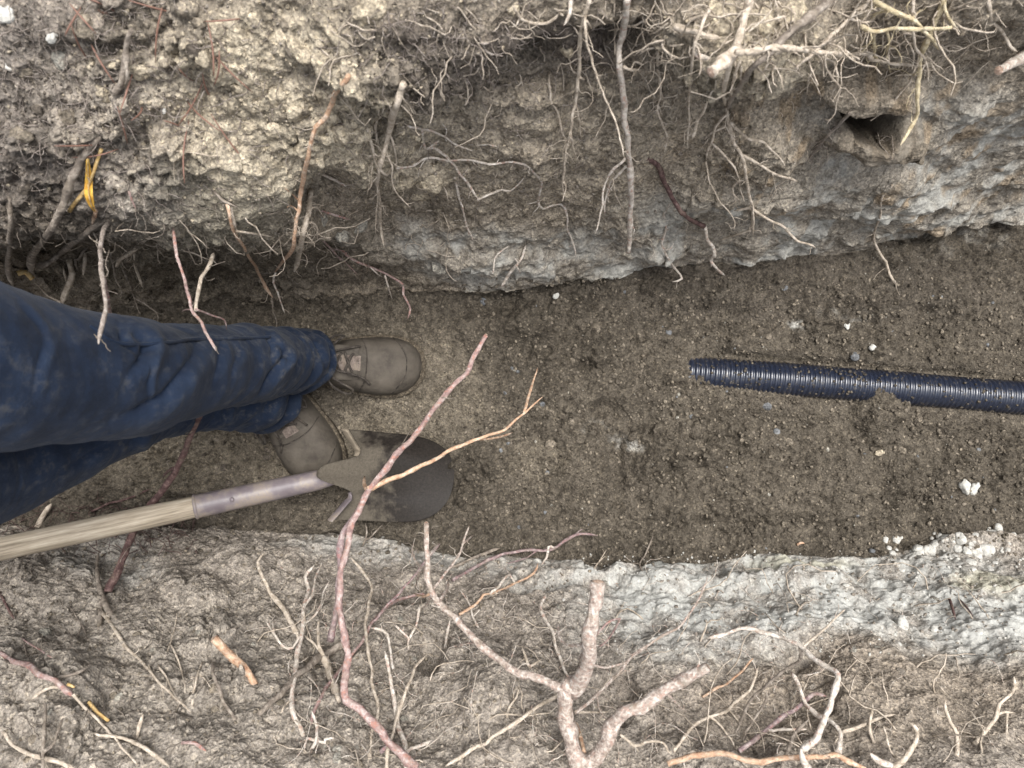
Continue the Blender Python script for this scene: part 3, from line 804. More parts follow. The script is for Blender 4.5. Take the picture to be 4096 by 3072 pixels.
ru('dark root below the fork dividing into many pale branches', 'P', 'C330,680 350,800 380,910 432,990 460,1100 475,1220 502,1320 497,1420 495,1492', 26, 14, (.01, .04),
   br=[('C335,720 265,800 240,900 210,960 200,1020', 17, 10), ('C340,790 250,830 190,880', 15, 10), ('C240,900 320,980 380,1060 420,1180 442,1272', 11, 6), ('C350,770 440,850 480,880 550,890 620,950 680,1020 712,1052', 15, 10), ('C425,975 510,1020 620,1090 730,1130 792,1142', 14, 12), ('C465,1120 390,1160 370,1220 420,1280', 13, 7), ('C490,1312 380,1332', 15, 12), ('C502,1325 600,1390 700,1440 780,1520 900,1560', 13, 10), ('C495,1450 380,1490 290,1522', 15, 10), ('C200,1020 220,1130 280,1260 380,1370 385,1450', 9, 5), ('C620,1090 640,1180', 6, 3)], hair=1.1)
ru('slim crooked root running from the grey clay down onto the floor', 'P', 'C1380,1170 1310,1260 1300,1380 1260,1490 1280,1560 1320,1640 F1340,80 1360,160 1402,216', 12, 11, (.0, .012), br=[('C1310,1270 1370,1250', 6, 3)], hair=.4)
ru('fine root hanging in the brown pile below the burrow', 'B', 'C1280,830 1310,920 1382,1002', 10, 6, (.0, .012), br=[('C1300,890 1370,860 1390,990', 6, 4)])
ru('fuzzy brown root ridge left of the burrow mouth', 'B', 'C1110,715 1000,830 900,942 840,1022', 26, 12, (.01, .004), hair=4)
ru('fine hanging root trio under the level crusted root', 'P', 'C600,395 540,500 515,622', 11, 6, (.01, .02), br=[('C580,440 680,430 760,450 850,490', 9, 5), ('C850,490 910,410', 8, 5), ('C850,490 840,600', 8, 4)], hair=1.6)
ru('crusted tan root lying level at the foot of the crumbly overhang', 'P', 'C0,170 60,190 150,205 290,240', 38, 26, (.01, .01), hair=2.5, bumpy=.25)
ru('pale curved root piece lodged under the overhang', 'W', 'C130,325 160,360 232,370', 36, 34, (.01, .02), hair=.2)
ru('thin rooted strand at the top between the two hanging middle roots', 'B', 'B1680,220 1700,330 1760,440', 12, 7, (.0, .01), hair=2)

# root forest across the trench over the shovel
ZR = [.47, .45, .43, .41, .385, .37, .36, .35]
root('long red root crossing the trench over the shovel blade', 'R', 'H505,1659 450,1620 400,1560 320,1500 280,1440 220,1370 140,1290 60,1230 40,1150 50,1040 65,960 50,850 20,700 10,500 22,400 60,270 100,100 E135,1650 172,1560 230,1480 290,1400 370,1300 450,1210 530,1120 590,1030 650,950 720,860 810,780 840,710 890,630 936,540', 52, 28, z=ZR, cut='end', hair=.25,
     br=[('E190,1512 300,1462 420,1420 500,1380 580,1340 640,1310 700,1270 800,1230 880,1200 960,1170 1050,1140 1100,1090 1180,1030 1230,980 1302,930', 36, 7, 'O'), ('E1180,1025 1210,920 1240,830 1266,740', 17, 5, 'O'), ('E890,1196 1010,1185 1112,1156', 13, 7, 'O'), ('E195,1530 168,1480 172,1430', 26, 22, 'O'), ('E830,730 870,700', 10, 5, 'Y'), ('E400,1260 430,1180 480,1120', 6, 4, 'B')], group='roots over the shovel')
root('purplish root running beside the long red root below the shovel', 'V', 'G2090,850 2120,700 2132,560 2150,400 H5,300 25,200 70,120 120,55 150,-20', 38, 40, z=[.37, .39, .40, .40, .385, .378], group='roots over the shovel', hair=.4)
root('dark red root leaning from beneath the jeans calf to the lower bank', 'D', 'G680,545 740,430 800,280 840,170 D970,1590 1060,1470 1130,1350 1180,1230 1230,1110 1292,1008', 46, 34, z=[.235, .20, .165, .16, .195, .24, .285], group='roots over the shovel', hair=.4, br=[('D1120,1370 1060,1400 1030,1440', 20, 10)], tip=False)

# lower bank, left part
rl('dark grey root with a forked top standing left of the dark red root', 'B', 'G700,705 640,560 615,400 620,290', 44, 18, (.0, .03), br=[('G640,565 632,700 625,795', 28, 20)], hair=.4)
rl('long thin tan root slanting down the lower bank left of the cut stick', 'P', 'G640,670 700,750 790,890 900,990 990,1100 1100,1210 1205,1305', 19, 8, (.0, .02), hair=.5)
rl('fine forked root standing right of the long thin tan root', 'P', 'G1030,1010 1060,920 1090,830 1125,680', 10, 6, (.0, .02), br=[('G1080,880 1130,980 1160,1080 1166,1192', 9, 6)], hair=.8)
rl('fine root joining the lower end of the long thin tan root', 'P', 'G1000,1010 1050,1090 1100,1190 1190,1290', 9, 6, (.004, .01))
rl('short orange-brown cut stick poking up from the lower bank', 'O', 'G1612,1135 1540,1030 1450,940 1350,840', 46, 56, (.0, .05), cut='end', hair=.3)
rl('slim brown root below the cut stick', 'B', 'G1485,1355 1420,1250 1370,1120 1330,980', 22, 18, (.0, .03), hair=.4)
rl('small crooked root left of the slim brown root', 'P', 'G1215,1262 1225,1150 1250,1060 1276,980', 14, 10, (.0, .02), br=[('G1245,1070 1290,1090 1330,1150', 7, 4)])
rl('root thickening downward from a hair-thin tip, right of the cut stick', 'P', 'G1892,855 1850,760 1800,660 1730,580 1680,500 1650,440 1630,360 1676,300', 42, 8, (.0, .04), hair=1.2)
rl('long wavy pale root left of the long red root on the lower bank', 'W', 'G1922,1462 1890,1390 1850,1300 1845,1170 1870,1020 1885,900 1910,780 1920,640 1950,530 1930,450 1992,380', 34, 22, (.0, .05), br=[('G1930,620 1970,580 1985,490 2032,370', 14, 8), ('G1905,760 2000,680 2040,560 2082,470', 11, 7), ('G1900,820 1850,900 1780,880 1730,800 1685,730', 16, 10), ('G1730,800 1720,720', 9, 6)], hair=1.2)
rl('thick straight grey root bar lying slanted at mid lower bank', 'B', 'G1640,1312 1780,1190 1900,1060 2090,920 H80,850', 34, 54, (.015, .015), hair=.3)
rl('upright grey root stump crossed by thin roots beside the grey bar', 'P', 'G2130,1240 2090,1080 2045,945', 48, 46, (.0, .03), br=[('G2050,955 1990,880 1930,820', 16, 8), ('G2045,950 2010,860 2015,720', 18, 12)], hair=.8)
rl('long reddish root slanting up right from the grey stump to the clay', 'R', 'G1970,1375 1990,1290 2080,1130 2190,990 H80,960 170,830 220,740 320,640 400,590 500,560 565,560', 20, 17, (.01, .025), br=[('H225,735 350,590 450,490 530,390 642,240', 15, 8, 'V')], hair=.8)
rl('pinkish root with yellow bud entering from the left edge', 'R', 'G0,930 80,980 180,1010 270,1080 340,1100 400,1150 462,1192', 30, 38, (.01, .02), br=[('G462,1192 520,1260 620,1360 710,1450 790,1550 870,1640', 15, 9, 'P'), ('G400,1150 320,1150 250,1180 210,1226', 22, 28, 'P')], hair=.5)
rl('curved pale root at the bottom left corner', 'P', 'G20,1430 80,1510 200,1580 340,1610 470,1665', 24, 30, (.01, .015), hair=.3)
rl('short yellow split stick on the lower left bank', 'G', 'G560,1240 610,1300 686,1362', 22, 16, (.008, .008), name='stick', cat='stick', hair=0, tip=False)
rl('brown root lying slanted near the bottom edge left', 'P', 'G600,1440 720,1460 860,1500 960,1570 1065,1645', 14, 28, (.006, .01), hair=.4)
rl('short tan root peg above the slanted brown root near the bottom', 'P', 'G865,1472 880,1400 905,1318', 24, 18, (.0, .03), hair=.3)
rl('dark upright root strand at the lower left', 'B', 'G270,1659 280,1400 282,1230', 22, 16, (.01, .02), br=[('G275,1560 340,1500 392,1345', 20, 14)], hair=.6)
rl('dark smooth root arching right of the yellow bud', 'B', 'G360,1085 480,1062 582,1000', 22, 16, (.006, .02), hair=.2)
rl('fine crossing rootlets above the dark arching root', 'B', 'G440,640 520,760 552,862', 9, 6, (.004, .012), br=[('G520,770 470,850 430,800', 8, 5)], hair=1.5)
rl('fine reddish root trailing above the pinkish root', 'R', 'G140,840 220,890 330,960', 9, 6, (.004, .01), br=[('G140,845 200,1020 300,1110', 8, 5, 'B')])
rl('short rust-red root near the bottom edge', 'R', 'G1150,1500 1230,1500 1302,1552', 20, 18, (.004, .006), hair=.8)
rl('thin dark red root at the left edge under the shovel handle', 'D', 'G0,550 50,650 92,722', 13, 9, (.004, .01))
rl('pale root peg between the jeans and the shovel handle at left', 'P', 'G235,140 270,70 325,-10', 34, 30, (.0, .02), hair=.3)
rl('dark wiry root lying behind the shovel handle', 'D', 'D580,1650 690,1600 800,1570 952,1510', 14, 9, (.004, .008), hair=1.0)
rl('whitish coral-shaped root near the bottom left of centre', 'W', 'G1960,1565 2000,1480 2010,1400 1975,1300', 22, 16, (.0, .03), br=[('G2000,1485 2060,1505 2052,1475 2116,1470', 18, 10), ('G1995,1490 1940,1470 1925,1540', 16, 12)], hair=.3)

# lower bank, middle
rl('thick reddish-white root stump with sawn top standing at the clay', 'K', 'H1480,1160 1550,1080 1590,950 1600,780 1632,600 1645,482', 106, 76, z=[.445, .47, .49, .50, .50, .50], cut='end', bumpy=.13, hair=.5, tip=False,
   br=[('H1565,1000 1700,1020 1830,980 1872,930', 14, 9), ('H1570,900 1530,885 1450,880 1400,830 1390,740', 18, 12), ('H1565,920 1545,920 1522,1010', 12, 8), ('H1545,900 1545,800', 10, 6), ('H1620,830 1690,760 1770,710 1780,730 1720,830 1650,900', 12, 9, 'R')])
rl('gnarled peeling root trunk under the sawn stump at the bottom edge', 'K', 'H1560,1680 1500,1580 1462,1420 1440,1300 1452,1170 1480,1140', 98, 106, z=[.455, .45, .445, .44, .445, .45], bumpy=.16, hair=.6, tip=False,
   br=[('H1505,1600 1480,1500 1470,1440', 44, 30, 'O'), ('H1560,1560 1530,1440 1500,1360', 26, 14, 'O'), ('H1500,1310 1640,1200 1760,1080 1860,960 1950,890 2060,820 I30,770 110,660 170,560 212,450', 22, 8), ('H1500,1300 1560,1305 1650,1310 1720,1310', 15, 8, 'P'), ('H1640,1210 1660,1300 1722,1382', 10, 6)])
rl('long pale root branch curving left and up from the trunk to a sawn tip', 'K', 'H1440,1160 1400,1150 1280,1090 1130,1050 1030,980 900,880 800,770 700,670 620,590 575,490 570,350 560,250 560,110', 56, 30, z=[.45, .44, .43, .415, .40, .385, .375, .37, .365], cut='end', hair=.5,
   br=[('H580,310 645,230', 15, 9), ('H572,350 530,400 480,310 470,250', 14, 9), ('H530,390 510,440 496,500', 14, 10), ('H600,540 680,430 760,320 790,240 830,130', 16, 8), ('H788,245 860,185', 11, 6), ('H765,310 805,258', 10, 6), ('H640,605 690,530 702,470', 24, 20), ('H590,555 540,575 480,555', 16, 9, 'O'), ('H890,872 810,870 742,902', 15, 12), ('H590,560 570,620 530,660', 10, 6)])
rl('thick pale root arm reaching right from the trunk to a sawn end', 'K', 'H1570,1650 1640,1580 1700,1490 1722,1400 1800,1320 1940,1260 2050,1180 2130,1130 I100,1080 212,1028', 98, 66, z=[.455, .46, .47, .475, .48, .49], cut='end', bumpy=.14, hair=.6, br=[('H2090,1195 2212,1310', 14, 8), ('H1790,1450 1880,1520 1940,1500 2050,1500 2112,1562', 15, 10, 'P'), ('H1932,1510 1960,1400', 10, 6, 'P')])
rl('pinkish-white root standing left of the sawn stump', 'W', 'H1462,1112 1410,990 1380,900 1360,800 1310,720 1280,640 1332,558', 18, 18, (.0, .045), br=[('H1365,830 1390,780 1395,740', 8, 5)], hair=.5)
rl('tall pale wavy root right of the long red root, with a hair-thin tip', 'P', 'H205,1592 205,1520 215,1420 255,1330 260,1230 220,1130 215,1030 190,900 180,780 195,620 215,520 160,420 90,330', 18, 14, (.0, .05), hair=.8)
rl('pale root arching over beside the tall wavy root', 'W', 'H355,1035 340,940 330,850 290,790 210,770', 18, 16, (.01, .04), hair=.3)
rl('sturdy pale root rising from the bottom edge right of the red one', 'W', 'H445,1665 430,1560 400,1440 370,1330 350,1190 330,1050 305,915', 36, 22, (.0, .05), br=[('H435,1560 460,1540 530,1510 602,1488', 20, 22)], hair=.5)
rl('slim reddish-tan root crossing the sturdy pale root', 'P', 'H310,1659 320,1540 350,1430 390,1300 430,1180 470,1090 510,1000 562,940', 22, 12, (.01, .06), br=[('H450,1150 400,1130', 8, 5), ('H500,1015 515,960', 8, 4)], hair=1.0)
rl('purplish knotted root at the bottom edge under the red root', 'V', 'H270,1560 330,1512 400,1560 480,1640', 34, 38, (.01, .02), hair=.6)
rl('long straight greyish root slanting down left from the trunk', 'P', 'H1390,1200 1270,1270 1160,1350 1040,1420 930,1500 800,1570 690,1650', 24, 26, (.03, .012), br=[('H958,1480 962,1400', 12, 8)], hair=.3)
rl('thin crooked root above the long straight greyish one', 'P', 'H1072,1342 1090,1270 1130,1210 1142,1130', 13, 10, (.0, .02))
rl('long dark-red root lying along the edge of floor and clay', 'V', 'H730,470 870,390 1000,330 1120,290 1260,280 1370,270 1440,220 1530,180 1642,195', 20, 14, (.008, .02), br=[('H1440,225 1530,165 1552,150', 9, 5), ('H1370,270 1330,262 1320,330 1282,380', 13, 9, 'W'), ('H1280,280 1180,340 1080,370', 8, 5)], hair=1.6)
rl('brown root lying beside the dark-red one left end', 'B', 'H700,400 780,370 900,310 1022,270', 14, 20, (.006, .01), hair=1.0)
rl('orange thread root zigzagging up the clay to the floor edge', 'O', 'H770,690 870,620 920,565 960,560 1120,490 1240,430 1272,360', 17, 10, (.004, .012), br=[('H960,562 1020,510 1060,450 1100,430', 14, 10, 'W'), ('H1120,485 1090,440 1058,390', 9, 6, 'W')], hair=.8)
rl('fine whitish root under the long pale branch', 'W', 'H890,772 850,680 820,600 770,530', 11, 7, (.0, .02), br=[('H860,700 900,660', 6, 4)], hair=.6)
rl('whitish root hanging under the bend of the long pale branch', 'W', 'H680,905 695,800 712,720', 15, 12, (.004, .03), hair=1.4)
rl('whitish antler-like root left of the long pale branch', 'W', 'H450,905 455,845 480,790 510,720 522,635', 11, 12, (.0, .035), br=[('H452,840 400,790 365,750', 11, 7), ('H410,800 420,760', 7, 4), ('H390,785 350,745', 7, 4)], hair=.8)
rl('tiny forked root just under the shovel blade', 'B', 'H150,292 180,205 170,110', 11, 8, (.0, .015), br=[('H182,215 220,190 292,110', 9, 6)])
rl('fine grey root sprig at the floor edge above the sawn stump', 'P', 'H1610,432 1640,370 1692,320', 9, 6, (.0, .01), br=[('H1650,360 1700,280', 6, 4)])
rl('curly grey rootlet at the floor edge right of the sprig', 'B', 'H1940,505 1950,450 1912,370 1940,320 1992,200', 8, 8, (.0, .01), br=[('H1912,370 1860,362', 7, 4)])
rl('short forked root left of the pinkish-white root', 'P', 'H1212,1032 1190,960 1166,895', 14, 9, (.0, .025), br=[('H1212,1022 1290,970', 15, 9), ('H1190,965 1150,990', 7, 4)], hair=1.4)

# lower bank, right part
rl('purplish-white root looping like a hook at lower right', 'W', 'I810,1545 880,1490 930,1400 970,1320 1000,1220 1030,1130 1030,1060 960,1010 870,960 800,890 720,850 630,820 540,790 460,770 370,790 290,820 200,842', 40, 22, z=[.51, .52, .51, .47, .43, .41, .395], hair=.5, br=[('I815,895 920,800 1000,730 1082,650', 15, 8, 'P'), ('I800,905 790,980 720,1030 620,1100 560,1160 480,1240 430,1350 380,1450', 22, 12, 'B')])
rl('pale root with two-way fork right of the hook root', 'W', 'I1040,1570 1050,1440 980,1360 900,1320 820,1230 790,1140 742,1050', 30, 24, (.01, .05), br=[('I1050,1440 1180,1390 1290,1350 1402,1320', 20, 13, 'P')], hair=.5)
rl('grey-brown root slanting under the hook root', 'V', 'I410,1550 520,1470 600,1400 700,1330 800,1260 880,1190 970,1200', 30, 22, (.02, .03), br=[('I595,1420 720,1410 842,1410', 16, 12, 'W')], hair=.5)
rl('bright orange root running level along the bottom edge at right', 'O', 'I-40,1635 20,1615 100,1590 220,1570 330,1570 420,1600 520,1620 650,1600 800,1590 950,1590 1020,1580 1110,1620 1220,1665', 36, 32, z=[.49, .50, .51, .52, .51], hair=.3)
rl('cream horn-shaped root tip at the bottom edge right', 'W', 'I850,1669 815,1610 800,1540', 54, 20, z=[.53, .54, .55], hair=0)
rl('long wavy greyish root left of the hook root', 'P', 'I0,1550 50,1480 120,1400 220,1340 340,1300 380,1250 490,1140 532,1020', 20, 14, (.01, .04), br=[('I230,1338 300,1400 360,1470 392,1532', 11, 7)], hair=.5)
rl('thin orange root right of the sawn right arm', 'O', 'I180,1212 280,1150 320,1140 410,1060 502,960', 13, 10, (.004, .03), hair=.3)
rl('grey wavy root between the wavy greyish root and the hook root', 'B', 'I440,1482 470,1400 530,1320 580,1230 582,1170', 16, 13, (.01, .04), hair=.5)
rl('curved tan root end near the bottom right', 'P', 'I1380,1665 1440,1620 1500,1530 1530,1420 1482,1370', 36, 28, (.02, .06), hair=.3)
rl('short thick whitish root piece beside the curved tan end', 'W', 'I1400,1650 1300,1620 1238,1565', 34, 44, (.02, .05), hair=.2)
rl('greyish forked root near the right edge at the bottom', 'P', 'I1900,1512 1960,1430 2040,1330 2060,1250 2140,1180 2152,1070', 24, 18, (.0, .06), br=[('I2045,1320 2090,1305 2152,1310', 14, 10), ('I2105,1310 2100,1452', 15, 12)], hair=.5)
rl('blurred pale root standing left of the right-edge fork', 'P', 'I1785,1580 1780,1440 1740,1370 1715,1240', 28, 20, (.0, .06), hair=.4)
rl('short dark red root pair on the pale clay at right', 'D', 'I1740,590 1760,650 1780,722', 15, 11, (.002, .012), hair=.2)
rl('thin dark root beside the dark red one on the pale clay', 'D', 'I1800,590 1850,640 1892,702', 9, 7, (.002, .008), hair=.2)
rl('slim root standing between the fork and the curved tan end', 'P', 'I1262,1502 1240,1400 1255,1250', 16, 11, (.0, .04))
rl('grey root at the bottom crossing left of the orange one end', 'B', 'I680,1665 720,1540 770,1430 842,1350', 24, 17, (.02, .04), hair=.4)
# ------------------------------------------------------------------ the conduit
def conduit():
    m, t, b = new_mat('black_plastic')
    n = noise_node(t, 160, 3, .6); n2 = noise_node(t, 30, 3, .6)
    dust = ramp(t, n.outputs['Fac'], [(.58, (0, 0, 0)), (.66, (1, 1, 1))])
    area = ramp(t, n2.outputs['Fac'], [(.46, (0, 0, 0)), (.60, (.8, .8, .8))])
    f = mix(t, dust.outputs['Color'], area.outputs['Color'], 1.0, 'MULTIPLY')
    c = mix(t, (.010, .014, .027), (.12, .104, .08), f)
    t.links.new(c, b.inputs['Base Color'])
    rg_ = ramp(t, n2.outputs['Fac'], [(.3, (.22, .22, .22)), (.7, (.36, .36, .36))])
    t.links.new(rg_.outputs['Color'], b.inputs['Roughness'])
    b.inputs['Specular IOR Level'].default_value = .6
    b.inputs['Coat Weight'].default_value = .3; b.inputs['Coat Roughness'].default_value = .3
    bump(t, b, n.outputs['Fac'], .15, .0008)
    V_, F_ = [], []
    a0 = PIPE_A - pdir * .05; L = plen + .70; n_s = 1150; sd_ = 30
    side = Vector((0, 0, 1)).cross(pdir).normalized(); up = pdir.cross(side).normalized()
    pitch = .0088
    for i in range(n_s + 1):
        s_ = L * i / n_s
        ph = (s_ / pitch) % 1.0
        rib = 1 if ph < .56 else 0
        edge = min(abs(ph - .56), min(ph, 1 - ph))
        h = (1 if rib else -1) * min(1, edge / .10)
        r = PIPE_R + .0011 * h + .0004 * math.sin(s_ * 31)
        bend = .006 * math.sin(s_ * 2.1 + .5)
        c = a0 + pdir * s_ + side * bend - Vector((0, 0, .046 * math.exp(-s_ / .055)))
        for k in range(sd_):
            an = 2 * math.pi * k / sd_
            V_.append(c + (side * math.cos(an) + up * math.sin(an)) * r)
    for i in range(n_s):
        for k in range(sd_):
            k2 = (k + 1) % sd_
            F_.append((i * sd_ + k, i * sd_ + k2, (i + 1) * sd_ + k2, (i + 1) * sd_ + k))
    o = mesh_object('conduit_pipe', V_, F_, m, loc=tuple(PIPE_A))
    tag(o, 'black corrugated plastic pipe half buried in the trench floor', 'pipe')
conduit()

# ------------------------------------------------------------------ shovel
def metal(name, c0, c1, dustc, amt, rough):
    m, t, b = new_mat(name)
    n = noise_node(t, 28, 4, .6); n2 = noise_node(t, 240, 3, .7)
    r = ramp(t, n.outputs['Fac'], [(.35, c0), (.65, c1)])
    d = ramp(t, n.outputs['Fac'], [(.44, (0, 0, 0)), (.60, (amt, amt, amt))])
    d2 = ramp(t, n2.outputs['Fac'], [(.35, (.25, .25, .25)), (.6, (1, 1, 1))])
    f = mix(t, d.outputs['Color'], d2.outputs['Color'], 1.0, 'MULTIPLY')
    c = mix(t, r.outputs['Color'], dustc, f)
    t.links.new(c, b.inputs['Base Color'])
    b.inputs['Roughness'].default_value = rough
    b.inputs['Specular IOR Level'].default_value = .4
    bump(t, b, n2.outputs['Fac'], .25, .0008)
    return m

def blade_mat():
    """dark worn steel; dried earth cakes the frog end"""
    m, t, b = new_mat('dark_blade_steel')
    n = noise_node(t, 22, 4, .6); n2 = noise_node(t, 260, 3, .7)
    sep = t.nodes.new('ShaderNodeSeparateXYZ'); t.links.new(t.nodes['Geo'].outputs['Position'], sep.inputs[0])
    mr = t.nodes.new('ShaderNodeMapRange'); mr.inputs['From Min'].default_value = -.275; mr.inputs['From Max'].default_value = -.170
    mr.inputs['To Min'].default_value = .78; mr.inputs['To Max'].default_value = .22
    t.links.new(sep.outputs['X'], mr.inputs['Value'])
    ad = t.nodes.new('ShaderNodeMath'); ad.operation = 'ADD'
    sc = t.nodes.new('ShaderNodeMath'); sc.operation = 'MULTIPLY_ADD'; sc.inputs[1].default_value = 1.3; sc.inputs[2].default_value = -.65
    t.links.new(n.outputs['Fac'], sc.inputs[0]); t.links.new(sc.outputs[0], ad.inputs[0]); t.links.new(mr.outputs['Result'], ad.inputs[1])
    f = ramp(t, ad.outputs[0], [(.42, (.04, .04, .04)), (.62, (.92, .92, .92))])
    steel = ramp(t, n2.outputs['Fac'], [(.35, (.009, .0072, .006)), (.65, (.020, .016, .013))])
    dust = ramp(t, n2.outputs['Fac'], [(.3, (.070, .060, .046)), (.7, (.118, .101, .078))])
    c = mix(t, steel.outputs['Color'], dust.outputs['Color'], f.outputs['Color'])
    t.links.new(c, b.inputs['Base Color'])
    rr_ = ramp(t, f.outputs['Color'], [(0, (.58, .58, .58)), (1, (.9, .9, .9))]); t.links.new(rr_.outputs['Color'], b.inputs['Roughness'])
    b.inputs['Specular IOR Level'].default_value = .22
    bump(t, b, n2.outputs['Fac'], .4, .0016)
    return m

def wood_handle_mat(axis):
    m, t, b = new_mat('weathered_handle_wood')
    tc = t.nodes.new('ShaderNodeTexCoord')
    mp = t.nodes.new('ShaderNodeMapping'); mp.inputs['Scale'].default_value = (9, 170, 170)
    q = Vector((1, 0, 0)).rotation_difference(axis)
    mp.vector_type = 'TEXTURE'
    mp.inputs['Rotation'].default_value = q.to_euler(); mp.inputs['Scale'].default_value = (.11, .006, .006)
    t.links.new(tc.outputs['Object'], mp.inputs['Vector'])
    n = noise_node(t, 1.0, 5, .65, mp.outputs['Vector'])
    n2 = noise_node(t, 26, 3, .6)
    r = ramp(t, n.outputs['Fac'], [(.30, (.11, .088, .064)), (.46, (.28, .235, .175)), (.66, (.48, .42, .33))])
    d = ramp(t, n2.outputs['Fac'], [(.45, (0, 0, 0)), (.7, (.5, .5, .5))])
    c = mix(t, r.outputs['Color'], (.28, .235, .17), d.outputs['Color'])
    t.links.new(c, b.inputs['Base Color'])
    b.inputs['Roughness'].default_value = .8; b.inputs['Specular IOR Level'].default_value = .2
    bump(t, b, n.outputs['Fac'], .4, .0012)
    return m

def shovel():
    sh = at_z(1400, 1893, .078)          # where socket meets blade
    tipp = at_z(1746, 1922, -.002)
    hl = at_z(0, 2196, .245)
    ax = (sh - hl).normalized()
    joint = hl + (sh - hl) * (1 - .455)
    root_ = bpy.data.objects.new('shovel', None); C.objects.link(root_)
    root_.location = tipp
    tag(root_, 'round point shovel with wooden handle, blade stuck in the floor by the boots', 'shovel')
    # handle
    end = hl - ax * .78
    n = 60; pts = [np.array(end + (joint + ax * .01 - end) * (i / n)) for i in range(n + 1)]
    rr_ = np.array([.0178 * (1 + .02 * math.sin(i * .5)) for i in range(n + 1)]); rr_[0] *= .8; rr_[-1] *= .99
    v, f = tube(pts, rr_, 24, 5, .008)
    mesh_object('handle', v, f, wood_handle_mat(ax), parent=root_, loc=tuple(joint))
    # socket: steel tube narrowing into the blade
    ms = metal('worn_steel', (.115, .095, .10), (.19, .165, .17), (.24, .195, .14), .75, .45)
    mb = blade_mat()
    md = metal('dusty_steel', (.18, .15, .11), (.24, .20, .15), (.30, .25, .18), .7, .8)
    e2 = sh + ax * .004
    pts = [np.array(joint - ax * .012 + (e2 - joint + ax * .012) * (i / 48) - Vector((0, 0, .016 * max(0, (i - 34) / 14) ** 2))) for i in range(49)]
    rr_ = np.array([(.0192 - .0030 * (i / 48)) * (1 - .55 * max(0, (i - 36) / 12) ** 1.5) for i in range(49)])
    v, f = tube(pts, rr_, 24, 8, .006, True, True)
    so = mesh_object('socket', v, f, ms, parent=root_, loc=tuple(joint))
    # rolled rim of the socket
    pts = [np.array(joint - ax * (.014 - .005 * (i / 4))) for i in range(5)]
    v, f = tube(pts, np.array([.0190, .0204, .0207, .0204, .0196]), 24, 3, 0, False, False)
    mesh_object('socket_rim', v, f, ms, parent=root_, loc=tuple(joint))
    # blade: dished sheet with thickness
    fw = (tipp - sh); bl = fw.length + .03; fw.normalize()
    sd_ = Vector((0, 0, 1)).cross(fw).normalized(); up = fw.cross(sd_).normalized()
    HW = .077
    def half(s_):
        if s_ < .45: return HW * (1 + .04 * s_)
        q_ = (s_ - .45) / .55
        return HW * 1.018 * max(0, 1 - q_ ** 2.7) ** .5
    def surf(s_, c, lay_=0):
        hw = max(half(s_), .0015); y = c * hw
        x0 = .012 - .034 * max(0, abs(c) - .55) / .45 - .075 * math.exp(-(abs(c) / .30) ** 3)
        x = x0 * (1 - s_) ** 2 + bl * s_
        dish = .020 * (y / HW) ** 2 + .012 * s_ * s_ - .012 * math.sin(math.pi * s_)
        frog = .024 * math.exp(-(y / .0205) ** 2) * max(0, 1 - s_ / .62) ** 1.3 - .007 * math.exp(-((abs(y) - .043) / .017) ** 2) * max(0, 1 - s_ / .75)
        return sh + fw * x + sd_ * y + up * (dish + frog - .0022 * lay_)
    ns, nc = 60, 60
    V_, F_ = [], []
    for lay_ in (0, 1):
        for i in range(ns + 1):
            for k in range(nc + 1):
                V_.append(surf(i / ns, -1 + 2 * k / nc, lay_))
    m1 = (ns + 1) * (nc + 1)
    for i in range(ns):
        for k in range(nc):
            a = i * (nc + 1) + k
            F_.append((a, a + nc + 1, a + nc + 2, a + 1)); F_.append((m1 + a, m1 + a + 1, m1 + a + nc + 2, m1 + a + nc + 1))
    rim = [i * (nc + 1) for i in range(ns + 1)] + [ns * (nc + 1) + k for k in range(1, nc + 1)] + [i * (nc + 1) + nc for i in range(ns - 1, -1, -1)] + [k for k in range(nc - 1, 0, -1)]
    for a, b in zip(rim, rim[1:] + rim[:1]): F_.append((a, b, m1 + b, m1 + a))
    mesh_object('blade', V_, F_, mb, parent=root_, loc=tuple(sh))
    # turned steps on both shoulders
    for s0 in (-1, 1):
        V_, F_ = [], []
        nn, mm = 20, 10; fl = .017 if s0 > 0 else .011
        for i in range(nn + 1):
            c = s0 * (.42 + .58 * i / nn)
            p0 = surf(0, c); g = .5 + .5 * min(1, i / 6)
            for k in range(mm + 1):
                an = math.pi * .8 * k / mm
                V_.append(p0 - fw * (fl * g * math.sin(an)) + up * (fl * g * (1 - math.cos(an))))
        for i in range(nn):
            for k in range(mm):
                a = i * (mm + 1) + k
                F_.append((a, a + 1, a + mm + 2, a + mm + 1))
        o = mesh_object('step', V_, F_, md if s0 > 0 else ms, parent=root_, loc=tuple(sh))
        o.modifiers.new('sheet', 'SOLIDIFY').thickness = .002
    # rivet
    pts = [np.array(joint + ax * .05 + Vector((0, 0, 1)) * (.0185 + .0012 * k)) for k in range(3)]
    v, f = tube(pts, np.array([.0045, .004, .002]), 10, 2, 0)
    mesh_object('rivet', v, f, ms, parent=root_, loc=tuple(joint))
shovel()

